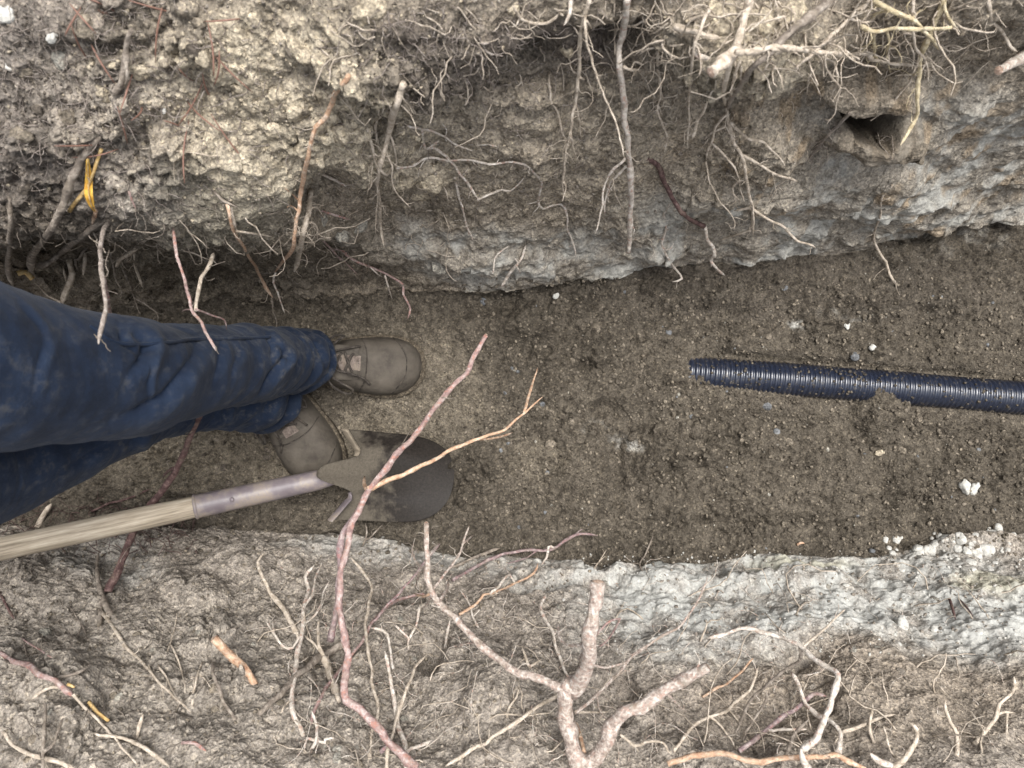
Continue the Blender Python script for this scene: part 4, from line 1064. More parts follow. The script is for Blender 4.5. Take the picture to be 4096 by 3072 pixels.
# ------------------------------------------------------------------ the person standing in the trench (seen from the hips down)
def denim():
    m, t, b = new_mat('navy_denim')
    n = noise_node(t, 22, 4, .65); n2 = noise_node(t, 75, 4, .7)
    g = t.nodes['Geo']
    r = ramp(t, n.outputs['Fac'], [(.3, (.0045, .0082, .0175)), (.5, (.0075, .0135, .0280)), (.7, (.014, .0225, .042))])
    sep = t.nodes.new('ShaderNodeSeparateXYZ'); t.links.new(g.outputs['Position'], sep.inputs[0])
    low = t.nodes.new('ShaderNodeMapRange'); low.inputs['From Min'].default_value = .55; low.inputs['From Max'].default_value = .02
    low.inputs['To Min'].default_value = .30; low.inputs['To Max'].default_value = .85; low.clamp = True
    t.links.new(sep.outputs['Z'], low.inputs['Value'])
    f = ramp(t, n2.outputs['Fac'], [(.50, (0, 0, 0)), (.72, (1, 1, 1))])
    f2 = ramp(t, n.outputs['Fac'], [(.40, (.15, .15, .15)), (.62, (1, 1, 1))])
    fm = mix(t, f.outputs['Color'], f2.outputs['Color'], 1.0, 'MULTIPLY')
    lowc = t.nodes.new('ShaderNodeCombineColor')
    for k in range(3): t.links.new(low.outputs['Result'], lowc.inputs[k])
    fm = mix(t, fm, lowc.outputs['Color'], 1.0, 'MULTIPLY')
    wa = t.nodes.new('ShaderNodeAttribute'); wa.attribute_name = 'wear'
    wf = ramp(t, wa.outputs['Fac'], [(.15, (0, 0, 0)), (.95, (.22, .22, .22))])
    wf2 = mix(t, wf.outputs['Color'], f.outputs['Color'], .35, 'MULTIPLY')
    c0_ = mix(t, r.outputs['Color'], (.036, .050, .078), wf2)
    c = mix(t, c0_, (.11, .10, .082), fm)
    t.links.new(c, b.inputs['Base Color'])
    b.inputs['Roughness'].default_value = .9; b.inputs['Specular IOR Level'].default_value = .15
    b.inputs['Sheen Weight'].default_value = .04; b.inputs['Sheen Roughness'].default_value = .5
    n3 = noise_node(t, 900, 2, .6)
    p = bump(t, b, n2.outputs['Fac'], .5, .003)
    bump(t, b, n3.outputs['Fac'], .35, .0006, p)
    return m

def seg_dist(U_, V_2, poly):
    """distance and side of image points to a polyline (photograph pixels)"""
    best = np.full(U_.shape, 1e9); sgn = np.zeros(U_.shape); tt = np.zeros(U_.shape)
    for i in range(len(poly) - 1):
        ax_, ay = poly[i]; bx, by = poly[i + 1]
        dx, dy = bx - ax_, by - ay; L2 = dx * dx + dy * dy
        t_ = np.clip(((U_ - ax_) * dx + (V_2 - ay) * dy) / L2, 0, 1)
        qx = ax_ + t_ * dx; qy = ay + t_ * dy
        d = np.hypot(U_ - qx, V_2 - qy)
        m_ = d < best
        best = np.where(m_, d, best)
        sgn = np.where(m_, np.sign(dx * (V_2 - qy) - dy * (U_ - qx)), sgn)
        tt = np.where(m_, (i + t_) / (len(poly) - 1), tt)
    return best, sgn, tt

def leg(path, folds, seed, nr=400, nk=150):
    """trouser leg: rings along a path of (x, y, z, half width, half depth), folded where the cloth bunches"""
    path = np.array(path, float)
    L = np.r_[0, np.cumsum(np.linalg.norm(np.diff(path[:, :3], axis=0), axis=1))]; L /= L[-1]
    s_ = np.linspace(0, 1, nr)
    cs = np.stack([sm(np.interp(s_, L, path[:, k]), 7) for k in range(5)], 1)
    cs[0] = path[0]
    ctr = cs[:, :3]
    T_ = np.gradient(ctr, axis=0); T_ /= np.linalg.norm(T_, axis=1, keepdims=True)
    Yv = np.array([0, 1., 0]); 
    A_ = Yv - T_ * (T_ @ Yv)[:, None]; A_ /= np.linalg.norm(A_, axis=1, keepdims=True)
    B_ = np.cross(A_, T_)                        # forward / towards the camera
    B_ *= np.sign(B_[:, :1] + 1e-9)
    th = np.linspace(0, 2 * np.pi, nk, endpoint=False)
    ct, st = np.cos(th), np.sin(th)
    nrm = A_[:, None, :] * ct[None, :, None] + B_[:, None, :] * st[None, :, None]
    P = ctr[:, None, :] + A_[:, None, :] * (ct[None, :] * cs[:, 3:4])[..., None] + B_[:, None, :] * (st[None, :] * cs[:, 4:5])[..., None]
    # slack cloth: broad slanting waves, tighter stacks near the ankle
    sn = P.astype(np.float32)
    ang = th[None, :] + 0 * P[..., 0]
    tt = s_[:, None] + 0 * P[..., 0]
    wv = fbm(sn * np.array([1.0, .55, 1.6], np.float32), .11, 3, .5, seed)
    wv2 = fbm(sn * np.array([1.0, .5, 2.4], np.float32), .055, 3, .5, seed + 3, True)
    ank = np.exp(-tt / .14)
    dsp = .0045 * wv + .0012 * wv2 * (1 + 3.0 * ank) + ank * .0035 * np.sin(tt * 150 + 1.7 * np.sin(ang * 1.0 + seed) + .8 * np.sin(2 * ang))
    u, v = proj(P)
    vis = sstep(-.35, .15, st)[None, :]
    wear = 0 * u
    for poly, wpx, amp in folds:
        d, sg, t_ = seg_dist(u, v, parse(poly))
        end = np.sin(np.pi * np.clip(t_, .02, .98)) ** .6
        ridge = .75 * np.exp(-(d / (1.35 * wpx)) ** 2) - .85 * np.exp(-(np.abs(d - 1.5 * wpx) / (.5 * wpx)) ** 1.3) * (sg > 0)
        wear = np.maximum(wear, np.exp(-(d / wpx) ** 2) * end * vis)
        dsp = dsp + 1.15 * amp * ridge * end * vis
    P = P + nrm * dsp[..., None]
    # hem: rolled lip at the bottom
    hem = np.exp(-((tt - .030) / .012) ** 2)
    P = P + nrm * (.0028 * np.exp(-((tt - .012) / .010) ** 2) - .0022 * np.exp(-((tt - .034) / .006) ** 2))[..., None]
    V_ = P.reshape(-1, 3)
    q = []
    for i in range(nr - 1):
        for k in range(nk):
            k2 = (k + 1) % nk
            q.append((i * nk + k, i * nk + k2, (i + 1) * nk + k2, (i + 1) * nk + k))
    # inner lip so the hem has an inside
    inn = ctr[0] + (P[0] - ctr[0]) * .90; inn2 = ctr[6] + (P[6] - ctr[6]) * .86
    b = len(V_)
    V_ = np.vstack([V_, inn, inn2])
    for k in range(nk):
        k2 = (k + 1) % nk
        q.append((k2, k, b + k, b + k2)); q.append((b + k2, b + k, b + nk + k, b + nk + k2))
    return V_, q, P, np.r_[wear.reshape(-1), np.zeros(2 * nk)]

def person():
    per = bpy.data.objects.new('person', None); C.objects.link(per)
    per.location = (-.40, 0, .02)
    tag(per, 'person in dusty navy jeans and taupe leather boots standing in the trench', 'person')
    # front leg
    l1 = [(-.358, .040, .085, .049, .056), (-.362, .039, .13, .050, .058), (-.378, .034, .20, .055, .060), (-.392, .029, .27, .058, .064), (-.415, .018, .37, .0585, .065), (-.430, .012, .425, .0585, .065),
          (-.440, .009, .452, .068, .073), (-.468, .009, .55, .071, .076), (-.495, .014, .62, .080, .084), (-.535, .030, .74, .088, .094), (-.575, .055, .86, .096, .105), (-.60, .062, .93, .10, .11)]
    f1_ = [('D860,480 960,560 990,640 950,730 870,820', 26, .011), ('D1310,590 1270,720 1180,850 1080,970 900,1080 760,1130', 30, .009), ('D1730,530 1830,650 1790,740 1740,820 1670,945', 17, .009),
           ('D1780,600 1830,690 1800,760', 12, .006), ('D1990,520 2050,640 2070,760 2060,830', 12, .005), ('D1960,560 2020,690 2010,790', 10, .004), ('D1690,480 1750,600 1755,720', 14, .006),
           ('D300,480 330,600 270,760 240,950', 20, .0025), ('D150,330 240,420 320,520', 16, .0025),
           ('D1430,560 1420,700 1380,850', 18, .0035), ('D1560,620 1500,740 1480,860', 16, .003), ('D790,470 820,560 900,610', 16, .006), ('D900,650 960,700 965,900 970,980', 10, .003),
           ('D700,575 850,600 1000,590 1150,575 1300,560 1500,560 1720,535', 5, .0022)]
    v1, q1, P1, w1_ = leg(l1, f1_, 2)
    l2 = [(-.418, -.030, .085, .048, .055), (-.425, -.029, .13, .049, .056), (-.452, -.022, .17, .051, .056), (-.488, -.021, .22, .053, .056), (-.520, -.026, .30, .056, .058),
          (-.548, -.046, .355, .059, .062), (-.585, -.075, .43, .066, .068), (-.610, -.095, .52, .074, .076), (-.620, -.105, .64, .080, .086), (-.615, -.105, .78, .09, .10), (-.605, -.085, .93, .10, .11)]
    f2_ = [('D1780,880 1740,980 1700,1090', 16, .008), ('D1880,880 1850,980 1820,1080', 12, .006), ('D1940,900 1930,1000 1890,1100', 10, .005), ('D1450,960 1460,1030 1450,1095', 14, .006),
           ('D960,1130 900,1190 860,1230', 20, .010), ('D750,1250 600,1330 420,1440', 22, .004)]
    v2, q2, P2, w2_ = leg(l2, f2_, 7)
    # seat and waist join the legs: a lofted pelvis over both leg tops
    nk = 96; V3, q3 = [], []
    rings = [(.80, -.600, -.020, .150, .105), (.86, -.600, -.016, .160, .122), (.92, -.603, -.012, .163, .125), (.97, -.600, -.010, .158, .118), (1.0, -.598, -.010, .154, .112)]
    for (z, x, y, hw, hd) in rings:
        for k in range(nk):
            a = 2 * math.pi * k / nk
            V3.append((x + hd * math.sin(a), y + hw * math.cos(a), z))
    for i in range(len(rings) - 1):
        for k in range(nk):
            k2 = (k + 1) % nk
            q3.append((i * nk + k, i * nk + k2, (i + 1) * nk + k2, (i + 1) * nk + k))
    q3.append(tuple((len(rings) - 1) * nk + k for k in range(nk))); q3.append(tuple(range(nk))[::-1])
    Vv = np.vstack([v1, v2, np.array(V3)])
    Q = q1 + [tuple(x + len(v1) for x in f) for f in q2] + [tuple(x + len(v1) + len(v2) for x in f) for f in q3]
    dn = denim()
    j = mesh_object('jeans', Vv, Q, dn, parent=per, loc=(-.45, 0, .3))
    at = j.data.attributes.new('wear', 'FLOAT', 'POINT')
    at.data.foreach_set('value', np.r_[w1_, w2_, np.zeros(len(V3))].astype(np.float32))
    # side seam of the front leg: raised double-stitched strip
    seam = []
    u, v = proj(P1)
    pth, _ = catmull(parse('D560,470 700,570 850,600 1000,590 1150,575 1300,560 1500,560 1720,545'), 14)
    for (a, b) in pth:
        dd = (u - a) ** 2 + (v - b) ** 2
        dd[:, P1.shape[1] // 2:] = 1e9
        i = np.unravel_index(dd.argmin(), dd.shape); seam.append(P1[i] + np.array([.0004, 0, .0008]))
    seam = np.array(seam); seam = np.stack([sm(seam[:, k], 3) for k in range(3)], 1)
    vv, ff = tube(seam, np.full(len(seam), .0022), 6, 4, .15)
    mesh_object('seam', vv, ff, dn, parent=j, loc=(-.45, 0, .3))
    # boots
    lm, t, b = new_mat('dusty_leather')
    n = noise_node(t, 24, 4, .6); n2 = noise_node(t, 140, 4, .65)
    r = ramp(t, n.outputs['Fac'], [(.3, (.036, .030, .024)), (.5, (.064, .054, .043)), (.7, (.092, .079, .063))])
    c = mix(t, r.outputs['Color'], (.082, .071, .055), ramp(t, n2.outputs['Fac'], [(.45, (0, 0, 0)), (.7, (.6, .6, .6))]).outputs['Color'])
    t.links.new(c, b.inputs['Base Color']); b.inputs['Roughness'].default_value = .75; b.inputs['Specular IOR Level'].default_value = .25
    p = bump(t, b, n.outputs['Fac'], .6, .005); bump(t, b, n2.outputs['Fac'], .6, .0018, p)
    sm_m = soil_mat('muddy_sole', (.10, .083, .062)); lc = bark('dusty_lace', (.022, .018, .015), (.045, .038, .032), (.085, .073, .06), dirt=.2)
    tg = bark('tongue_leather', (.085, .066, .055), (.14, .112, .094), (.20, .165, .14), dirt=.4)
    def boot(ankle, dirv, z0, mirror):
        A0 = Vector((ankle[0], ankle[1], z0)); fx = Vector((dirv[0], dirv[1], 0)).normalized(); fy = Vector((-fx.y, fx.x, 0))
        def W(a, b_, c_): return A0 + fx * a + fy * b_ * mirror + Vector((0, 0, c_))
        # outline of the last: station, half width outer, half width inner, upper height
        st = [(-.092, .004, .004, .058), (-.088, .020, .020, .066), (-.075, .031, .030, .075), (-.05, .036, .035, .085), (-.02, .038, .036, .095), (.01, .040, .037, .098), (.04, .045, .041, .092),
              (.07, .051, .046, .082), (.10, .055, .050, .074), (.125, .0555, .051, .069), (.145, .052, .049, .064), (.162, .045, .043, .057), (.175, .035, .034, .048), (.184, .022, .022, .038), (.188, .004, .004, .028)]
        A_ = np.array(st); xs = []
        for i in range(len(A_) - 1):
            for k in range(4): xs.append(A_[i, 0] + (A_[i + 1, 0] - A_[i, 0]) * k / 4)
        xs.append(A_[-1, 0]); xs = np.array(xs)
        ho, hi, ht = (sm(np.interp(xs, A_[:, 0], A_[:, k]), 1) for k in (1, 2, 3))
        nk_ = 40; V_, F_ = [], []
        for i, x in enumerate(xs):
            for k in range(nk_ + 1):
                a = math.pi * k / nk_
                cy, sy = math.cos(a), math.sin(a)
                hw = ho[i] if cy > 0 else hi[i]
                y = hw * math.copysign(abs(cy) ** .70, cy)
                z = .020 + (ht[i] - .020) * abs(sy) ** (.80 if x > .06 else 1.0)
                crease = 0
                if .045 < x < .10: crease = .0030 * math.sin((x - .045) * 210 + cy * 1.6 + .8 * math.sin(cy * 5)) * sy
                seamd = .0016 * math.exp(-((x - (.098 - .020 * cy * cy)) / .0022) ** 2)
                bulge = .0025 * math.exp(-((x - .14) / .03) ** 2) * sy
                V_.append(W(x, y, z + crease - seamd * sy + bulge))
        for i in range(len(xs) - 1):
            for k in range(nk_):
                q_ = i * (nk_ + 1) + k
                F_.append((q_, q_ + 1, q_ + nk_ + 2, q_ + nk_ + 1))
        up_ = mesh_object('boot', V_, F_, lm, parent=per, loc=tuple(A0))
        # shaft
        V_, F_ = [], []
        for i in range(12):
            z = .060 + .10 * i / 11
            for k in range(36):
                a = 2 * math.pi * k / 36
                V_.append(W(-.035 + .004 * i / 11 + (.050 - .004 * i / 11) * math.cos(a), .037 * math.sin(a) + .0012 * math.sin(i * 1.7 + k * .4), z))
        for i in range(11):
            for k in range(36):
                k2 = (k + 1) % 36; F_.append((i * 36 + k, i * 36 + k2, i * 36 + 36 + k2, i * 36 + 36 + k))
        mesh_object('shaft', V_, F_, lm, parent=up_, loc=tuple(A0))
        # sole and welt
        ring = [(x, h_) for x, h_ in zip(xs, ho)] + [(x, -h_) for x, h_ in zip(xs[::-1], hi[::-1])]
        V_, F_ = [], []; nr_ = len(ring)
        for z, s_ in ((0, .98), (.003, 1.04), (.018, 1.06), (.022, 1.06), (.024, 1.01)):
            for (x, y) in ring: V_.append(W((x - .045) * (1 + (s_ - 1) * .75) + .045, y * s_ + (.002 if y > 0 else -.002), z))
        for lv in range(4):
            for k in range(nr_):
                k2 = (k + 1) % nr_
                F_.append((lv * nr_ + k2, lv * nr_ + k, lv * nr_ + nr_ + k, lv * nr_ + nr_ + k2))
        F_.append(tuple(4 * nr_ + k for k in range(nr_))[::-1])
        mesh_object('sole', V_, F_, sm_m, parent=up_, loc=tuple(A0))
        # stitched vamp seam and the ridge behind the toe
        for (pts_) in ([(.098 - .020 * math.cos(a_) ** 2, math.cos(a_), math.sin(a_)) for a_ in np.linspace(.35, 2.79, 24)], [(.135 + .030 * math.sin(a_) ** 2, math.cos(a_), math.sin(a_)) for a_ in np.linspace(.25, 2.89, 24)]):
            pp = []
            for (x_, cy, sy) in pts_:
                hw = (np.interp(x_, xs, ho) if cy > 0 else np.interp(x_, xs, hi)); ht_ = np.interp(x_, xs, ht)
                pp.append(np.array(W(x_, hw * math.copysign(abs(cy) ** .70, cy), .0207 + (ht_ - .020) * abs(sy) ** .8 + (.0025 * math.exp(-((x_ - .14) / .03) ** 2)) * sy)))
            v, f = tube(pp, np.full(24, .0011), 5, 1, .2)
            mesh_object('seam', v, f, lc, parent=up_, loc=tuple(A0))
        # tongue
        V_, F_ = [], []
        for i in range(13):
            x = .088 - .095 * i / 12
            zt = np.interp(x, xs, ht)
            for k in range(9):
                y = (-1 + k / 4) * (.013 + .007 * i / 12)
                V_.append(W(x, y, zt + .0028 + .030 * max(0, (i - 7) / 5) ** 1.4 - 2.4 * y * y + .0008 * math.sin(i * 2.1 + k)))
        for i in range(12):
            for k in range(8):
                q_ = i * 9 + k; F_.append((q_, q_ + 9, q_ + 10, q_ + 1))
        mesh_object('tongue', V_, F_, tg, parent=up_, loc=tuple(A0))
        # facings (leather flaps that carry the eyelets)
        for s0 in (-1, 1):
            V_, F_ = [], []
            for i in range(13):
                x = .084 - .085 * i / 12
                zt = np.interp(x, xs, ht)
                for k in range(5):
                    y = s0 * (.0125 + .005 * i / 12 + .004 * k)
                    V_.append(W(x, y, zt + .0048 - 9 * (y * y - .0001) * .55 + .018 * max(0, (i - 8) / 4) - .0012 * (k == 4)))
            for i in range(12):
                for k in range(4):
                    q_ = i * 5 + k; F_.append((q_, q_ + 5, q_ + 6, q_ + 1))
            mesh_object('facing', V_, F_, lm, parent=up_, loc=tuple(A0))
        # laces: crossings, then a bow whose loops fall to both sides
        def lace(pts_, r=.0023):
            p2, _ = catmull3(pts_)
            v, f = tube(p2, np.full(len(p2), r), 7, 3, .05)
            mesh_object('lace', v, f, lc, parent=up_, loc=tuple(A0))
        def catmull3(pts_):
            p = np.array([tuple(W(*q)) for q in pts_]); q = np.vstack([2 * p[0] - p[1], p, 2 * p[-1] - p[-2]]); out = []
            for i in range(1, len(q) - 2):
                for k in range(8):
                    t_ = k / 8
                    out.append(.5 * ((2 * q[i]) + (-q[i - 1] + q[i + 1]) * t_ + (2 * q[i - 1] - 5 * q[i] + 4 * q[i + 1] - q[i + 2]) * t_ ** 2 + (-q[i - 1] + 3 * q[i] - 3 * q[i + 1] + q[i + 2]) * t_ ** 3))
            out.append(q[-2]); return np.array(out), None
        for i in range(4):
            x0, x1 = .076 - .019 * i, .062 - .019 * i
            za = np.interp(x0, xs, ht) + .005; zb = np.interp(x1, xs, ht) + .005
            for s0 in (-1, 1):
                lace([(x0, s0 * .017, za - .001), (x0 - .004, s0 * .010, za + .002), ((x0 + x1) / 2, 0, (za + zb) / 2 + .0035 + .001 * s0), (x1 + .003, -s0 * .010, zb + .002), (x1, -s0 * .018, zb - .001)])
        zk = np.interp(.03, xs, ht) + .012
        lace([(.022, 0, zk), (.035, .018, zk + .008), (.062, .036, zk - .004), (.078, .047, zk - .018), (.066, .054, zk - .028), (.044, .040, zk - .008), (.024, .004, zk + .002)], .0021)
        lace([(.022, 0, zk), (.030, -.016, zk + .006), (.050, -.036, zk - .006), (.058, -.046, zk - .020), (.040, -.045, zk - .022), (.026, -.020, zk - .001), (.022, -.003, zk + .002)], .0021)
        lace([(.022, .002, zk + .001), (.042, .010, zk + .004), (.070, .018, zk - .006), (.092, .024, zk - .020), (.104, .036, zk - .034)], .0020)
        lace([(.022, -.002, zk + .001), (.036, -.014, zk + .002), (.064, -.024, zk - .010), (.086, -.030, zk - .026)], .0020)
    za = BVH.ray_cast(Vector((-.30, .035, .5)), Vector((0, 0, -1)))[0].z
    zb = BVH.ray_cast(Vector((-.375, -.10, .5)), Vector((0, 0, -1)))[0].z
    boot((-.352, .040), (1, -.045), za - .010, -1)
    boot((-.425, -.012), (.50, -.87), zb - .012, -1)
person()
# ------------------------------------------------------------------ lumps of earth, stones and litter
def lump_mesh(name, seed, sub=2, rough=.28, flat=1.0):
    bm = bmesh.new()
    bmesh.ops.create_icosphere(bm, subdivisions=sub, radius=1.0)
    co = np.array([v.co[:] for v in bm.verts], np.float32)
    n = fbm(co, .9, 3, .5, seed) * rough * 1.25 + .20 * fbm(co, .35, 2, .6, seed + 5)
    f1_, _, _ = worley(co[:, 0] * 1.1 + seed, co[:, 1] * 1.1 + co[:, 2] * .7, seed)
    n = n + .34 * (.5 - f1_)
    sc = np.array([1, .82 + .2 * ((seed * 37) % 10) / 10, .72 * flat])
    for v, k, c in zip(bm.verts, n, co): v.co = Vector(c * (1 + float(k)) * sc)
    me = bpy.data.meshes.new(name); bm.to_mesh(me); bm.free()
    me.polygons.foreach_set('use_smooth', np.ones(len(me.polygons), bool))
    return me
LUMPS = {}
M['clod_floor'] = soil_mat('damp_clod', (.098, .084, .066))
def lump(name, kind, mat, p, nor, size, parent, rg, squash=1.0, sink=.35, sub=2):
    key = (kind, mat, sub)
    if key not in LUMPS:
        me = lump_mesh('lump', kind, sub); me.materials.append(M[mat]); LUMPS[key] = me
    o = bpy.data.objects.new(name, LUMPS[key]); C.objects.link(o)
    o.location = p - nor * size * (sink - .3) if nor else p
    q = Vector((0, 0, 1)).rotation_difference(nor if nor else Vector((0, 0, 1)))
    o.rotation_mode = 'QUATERNION'
    from mathutils import Quaternion
    o.rotation_quaternion = q @ Quaternion((0, 0, 1), rg.random() * 6.28) @ Quaternion((1, 0, 0), (rg.random() - .5) * .7)
    o.scale = (size * (.8 + .5 * rg.random()), size * (.8 + .4 * rg.random()), size * squash)
    if parent is not None: o.parent = parent
    return o

rg = np.random.default_rng(5)
# clods sitting in the tall bank; spots given in the 2212-wide view with radius
big = [(800, 22, 34, 't'), (935, 395, 34, 't'), (875, 400, 30, 't'), (905, 425, 22, 't'), (560, 200, 22, 't'), (610, 75, 24, 't'), (650, 110, 30, 't'), (690, 130, 22, 't'), (720, 85, 26, 't'), (470, 165, 16, 't'), (600, 215, 26, 't'), (555, 235, 18, 't'),
       (640, 250, 24, 't'), (700, 215, 30, 't'), (735, 230, 20, 't'), (690, 275, 26, 't'), (730, 290, 20, 't'), (535, 275, 15, 't'), (590, 285, 18, 't'), (500, 310, 18, 't'), (700, 330, 22, 't'), (650, 325, 20, 't'),
       (180, 55, 34, 'b'), (130, 125, 22, 'g'), (225, 205, 22, 't'), (305, 160, 18, 't'), (500, 80, 30, 't'), (440, 130, 16, 't'), (385, 70, 16, 'b'), (330, 60, 18, 'b'), (60, 160, 22, 'b'), (150, 250, 20, 'b'), (280, 190, 18, 'b'),
       (1550, 40, 40, 't'), (1600, 90, 34, 't'), (1650, 50, 40, 't'), (1690, 100, 26, 't'), (1560, 105, 26, 't'), (1720, 30, 30, 't'), (940, 120, 15, 'b'), (780, 160, 14, 'b'), (1220, 110, 22, 't'), (1110, 20, 16, 't'), (1060, 60, 14, 'b'),
       (760, 330, 14, 't'), (900, 300, 14, 't'), (780, 490, 16, 'g'), (740, 510, 18, 'g'), (700, 475, 15, 'g'), (820, 230, 12, 't'), (40, 290, 22, 'b'), (80, 240, 16, 'd'), (60, 410, 18, 'd'), (420, 110, 20, 'd')]
cm = dict(t='clod_tan', b='clod_brown', d='clod_dark', g='clod_grey', c='clay')
nA = 0
for u, v, r, k in big:
    p, nrm_, d = hit(u / .54, v / .54)
    lump('soil_clod', int(rg.integers(1, 9)), cm[k], p, nrm_, r / .54 / FPX * d * .95, WALL_A, rg, .8, .55, 3); nA += 1
def scatter(n, box, parent, mats, smin, smax, accept=None, sink=.5, squash=.8, name='soil_clod'):
    c = 0; tries = 0
    while c < n and tries < n * 6:
        tries += 1
        u = box[0] + rg.random() * (box[2] - box[0]); v = box[1] + rg.random() * (box[3] - box[1])
        if accept and rg.random() > accept(u, v): continue
        p, nrm_, d = hit(u / .54, v / .54)
        s_ = (smin + (smax - smin) * rg.random() ** 2.2)
        lump(name, int(rg.integers(1, 9)), mats[int(rg.integers(len(mats)))], p, nrm_, s_ / .54 / FPX * d, parent, rg, squash, sink)
        c += 1
gs = lambda u, v, cu, cv, ru_, rv_: math.exp(-((u - cu) / ru_) ** 2 - ((v - cv) / rv_) ** 2)
scatter(110, (230, 10, 900, 420), WALL_A, ['clod_tan', 'clod_tan', 'clod_brown'], 4, 15, lambda u, v: gs(u, v, 620, 200, 260, 170))
scatter(45, (10, 10, 500, 420), WALL_A, ['clod_brown', 'clod_dark', 'clod_tan'], 4, 15)
scatter(30, (1480, 5, 1760, 130), WALL_A, ['clod_tan'], 5, 16)
scatter(130, (10, 1230, 900, 1650), WALL_B, ['clod_grey_tan', 'clod_grey_tan', 'clod_grey', 'clod_brown'], 4, 14)
scatter(60, (1900, 1140, 2200, 1240), WALL_B, ['clay'], 4, 14, lambda u, v: gs(u, v, 2050, 1180, 140, 35) * 1.2)
scatter(60, (1200, 1220, 2200, 1420), WALL_B, ['clay', 'clod_grey'], 3, 9)
scatter(30, (1200, 1420, 2200, 1650), WALL_B, ['clod_grey_tan'], 4, 12)
# floor: pebbles and crumbs
scatter(120, (1000, 620, 2200, 1190), FLOOR, ['clod_floor', 'clod_floor', 'clod_brown', 'pebble_grey'], 2.5, 9, None, .35, .8, 'soil_crumb')
scatter(60, (1050, 620, 2200, 1190), FLOOR, ['clod_grey', 'clod_grey', 'pebble_grey', 'clod_brown', 'clod_grey'], 1.6, 4.0, None, .4, .8, 'pebble')
scatter(50, (1150, 640, 1450, 1090), FLOOR, ['clod_floor', 'clod_brown', 'clod_floor'], 4, 12, None, .35, .8, 'soil_crumb')
scatter(40, (250, 900, 620, 1130), FLOOR, ['clod_brown', 'clod_dark'], 4, 13, None, .5, .8, 'soil_crumb')

def stone(label, u, v, r, mat, kind, sq=.8, name='stone', cat='stone', sink=.1):
    p, nrm_, d = hit(u / .54, v / .54)
    o = lump(name, kind, mat, p, Vector((0, 0, 1)), r / .54 / FPX * d, None, rg, sq, sink, 3)
    tag(o, label, cat); return o
stone('white knobbly stone lying alone on the floor below the pipe at right', 2082, 1050, 16, 'white_stone', 3)
stone('small white stone touching the knobbly white stone', 2103, 1056, 12, 'white_stone', 5)
stone('pale pebble on the floor between the pipe and the tall bank', 1884, 751, 8, 'white_stone', 2, name='pebble', cat='pebble')
stone('white crumb of clay beside the chalky streak above the pipe', 1829, 703, 7, 'white_stone', 6, name='clay_crumb', cat='clay')
stone('round brown pebble just above the middle of the pipe', 1846, 770, 9, 'pebble_grey', 4, name='pebble', cat='pebble')
stone('brown lump of earth standing alone on the floor below the pipe end', 1505, 930, 17, 'clod_floor', 2, 1.15, name='soil_clod', cat='soil', sink=.3)
stone('pinkish pebble on the floor between pipe and white stone', 1899, 978, 8, 'clod_tan', 8, name='pebble', cat='pebble')
stone('grey-white chip at the floor near the tall bank foot, left of the pipe', 1200, 639, 6, 'white_stone', 1, name='clay_crumb', cat='clay')
stone('squarish clay lump embedded in the foot of the tall bank above the boot', 950, 570, 20, 'clod_grey', 6, .6, 'clay_lump', 'clay', .5)
stone('pale clay lump stuck on the brown lower right bank', 1947, 1355, 20, 'clay', 2, .8, 'clay_lump', 'clay', .4)
stone('rounded tan earth boulder at the top edge left of the dark root mat', 800, 20, 30, 'clod_tan', 5, .9, 'soil_clod', 'soil', .3)

stone('pale bluish stone in the top left corner', 12, 26, 20, 'clay', 4, sink=.4)
stone('white stone right of the corner stone at top left', 112, 78, 13, 'clay', 7, sink=.45)
stone('small white stone below the corner stone at top left', 18, 145, 8, 'clay', 2, sink=.4)
stone('tiny white stone on the slope beside the knotty dead twig', 352, 238, 7, 'clay', 1, sink=.4)

# crumbs too many to count: joined, sharing one mesh per surface
def crumbs(name, n, box, mats_c, smin, smax, label, accept=None):
    base = lump_mesh('c', 3, 1); bv = np.array([v.co[:] for v in base.vertices]); bf = [tuple(p.vertices) for p in base.polygons]
    V_, F_ = [], []; c = 0
    while c < n:
        u = box[0] + rg.random() * (box[2] - box[0]); v = box[1] + rg.random() * (box[3] - box[1])
        if accept and rg.random() > accept(u, v): continue
        p, nrm_, d = hit(u / .54, v / .54)
        s_ = (smin + (smax - smin) * rg.random() ** 2.5) / .54 / FPX * d
        q = Matrix.Rotation(rg.random() * 6.28, 3, 'Z') @ Matrix.Rotation(rg.random() * 6.28, 3, 'X')
        w_ = (bv * (s_ * (.7 + .6 * rg.random(3)))) @ np.array(q).T + np.array(p + nrm_ * s_ * .25)
        b = len(V_); V_.extend(w_.tolist()); F_.extend(tuple(x + b for x in f) for f in bf); c += 1
    o = mesh_object(name, V_, F_, M[mats_c]); o['kind'] = 'stuff'; o['label'] = label
    return o
fl = lambda u, v: .3 if u < 1000 else .55 + .9 * max(0, math.sin(u * .017 + 2 * math.sin(v * .013)) * math.sin(v * .021 + u * .004))
crumbs('soil_crumbs', 5200, (250, 600, 2212, 1200), 'clod_brown', .9, 5.0, 'loose brown crumbs over the trench floor', fl)
crumbs('soil_crumbs', 4200, (250, 600, 2212, 1200), 'clod_floor', .9, 6.0, 'loose damp crumbs over the trench floor', fl)
crumbs('soil_crumbs', 1800, (0, 0, 1750, 500), 'clod_tan', 1.0, 5.5, 'tan crumbs over the tall bank', lambda u, v: min(1, gs(u, v, 600, 200, 330, 200) + gs(u, v, 1620, 60, 160, 70)))
crumbs('soil_crumbs', 2200, (0, 0, 1750, 520), 'clod_grey_tan', 1.0, 5.0, 'grey-brown crumbs over the tall bank')
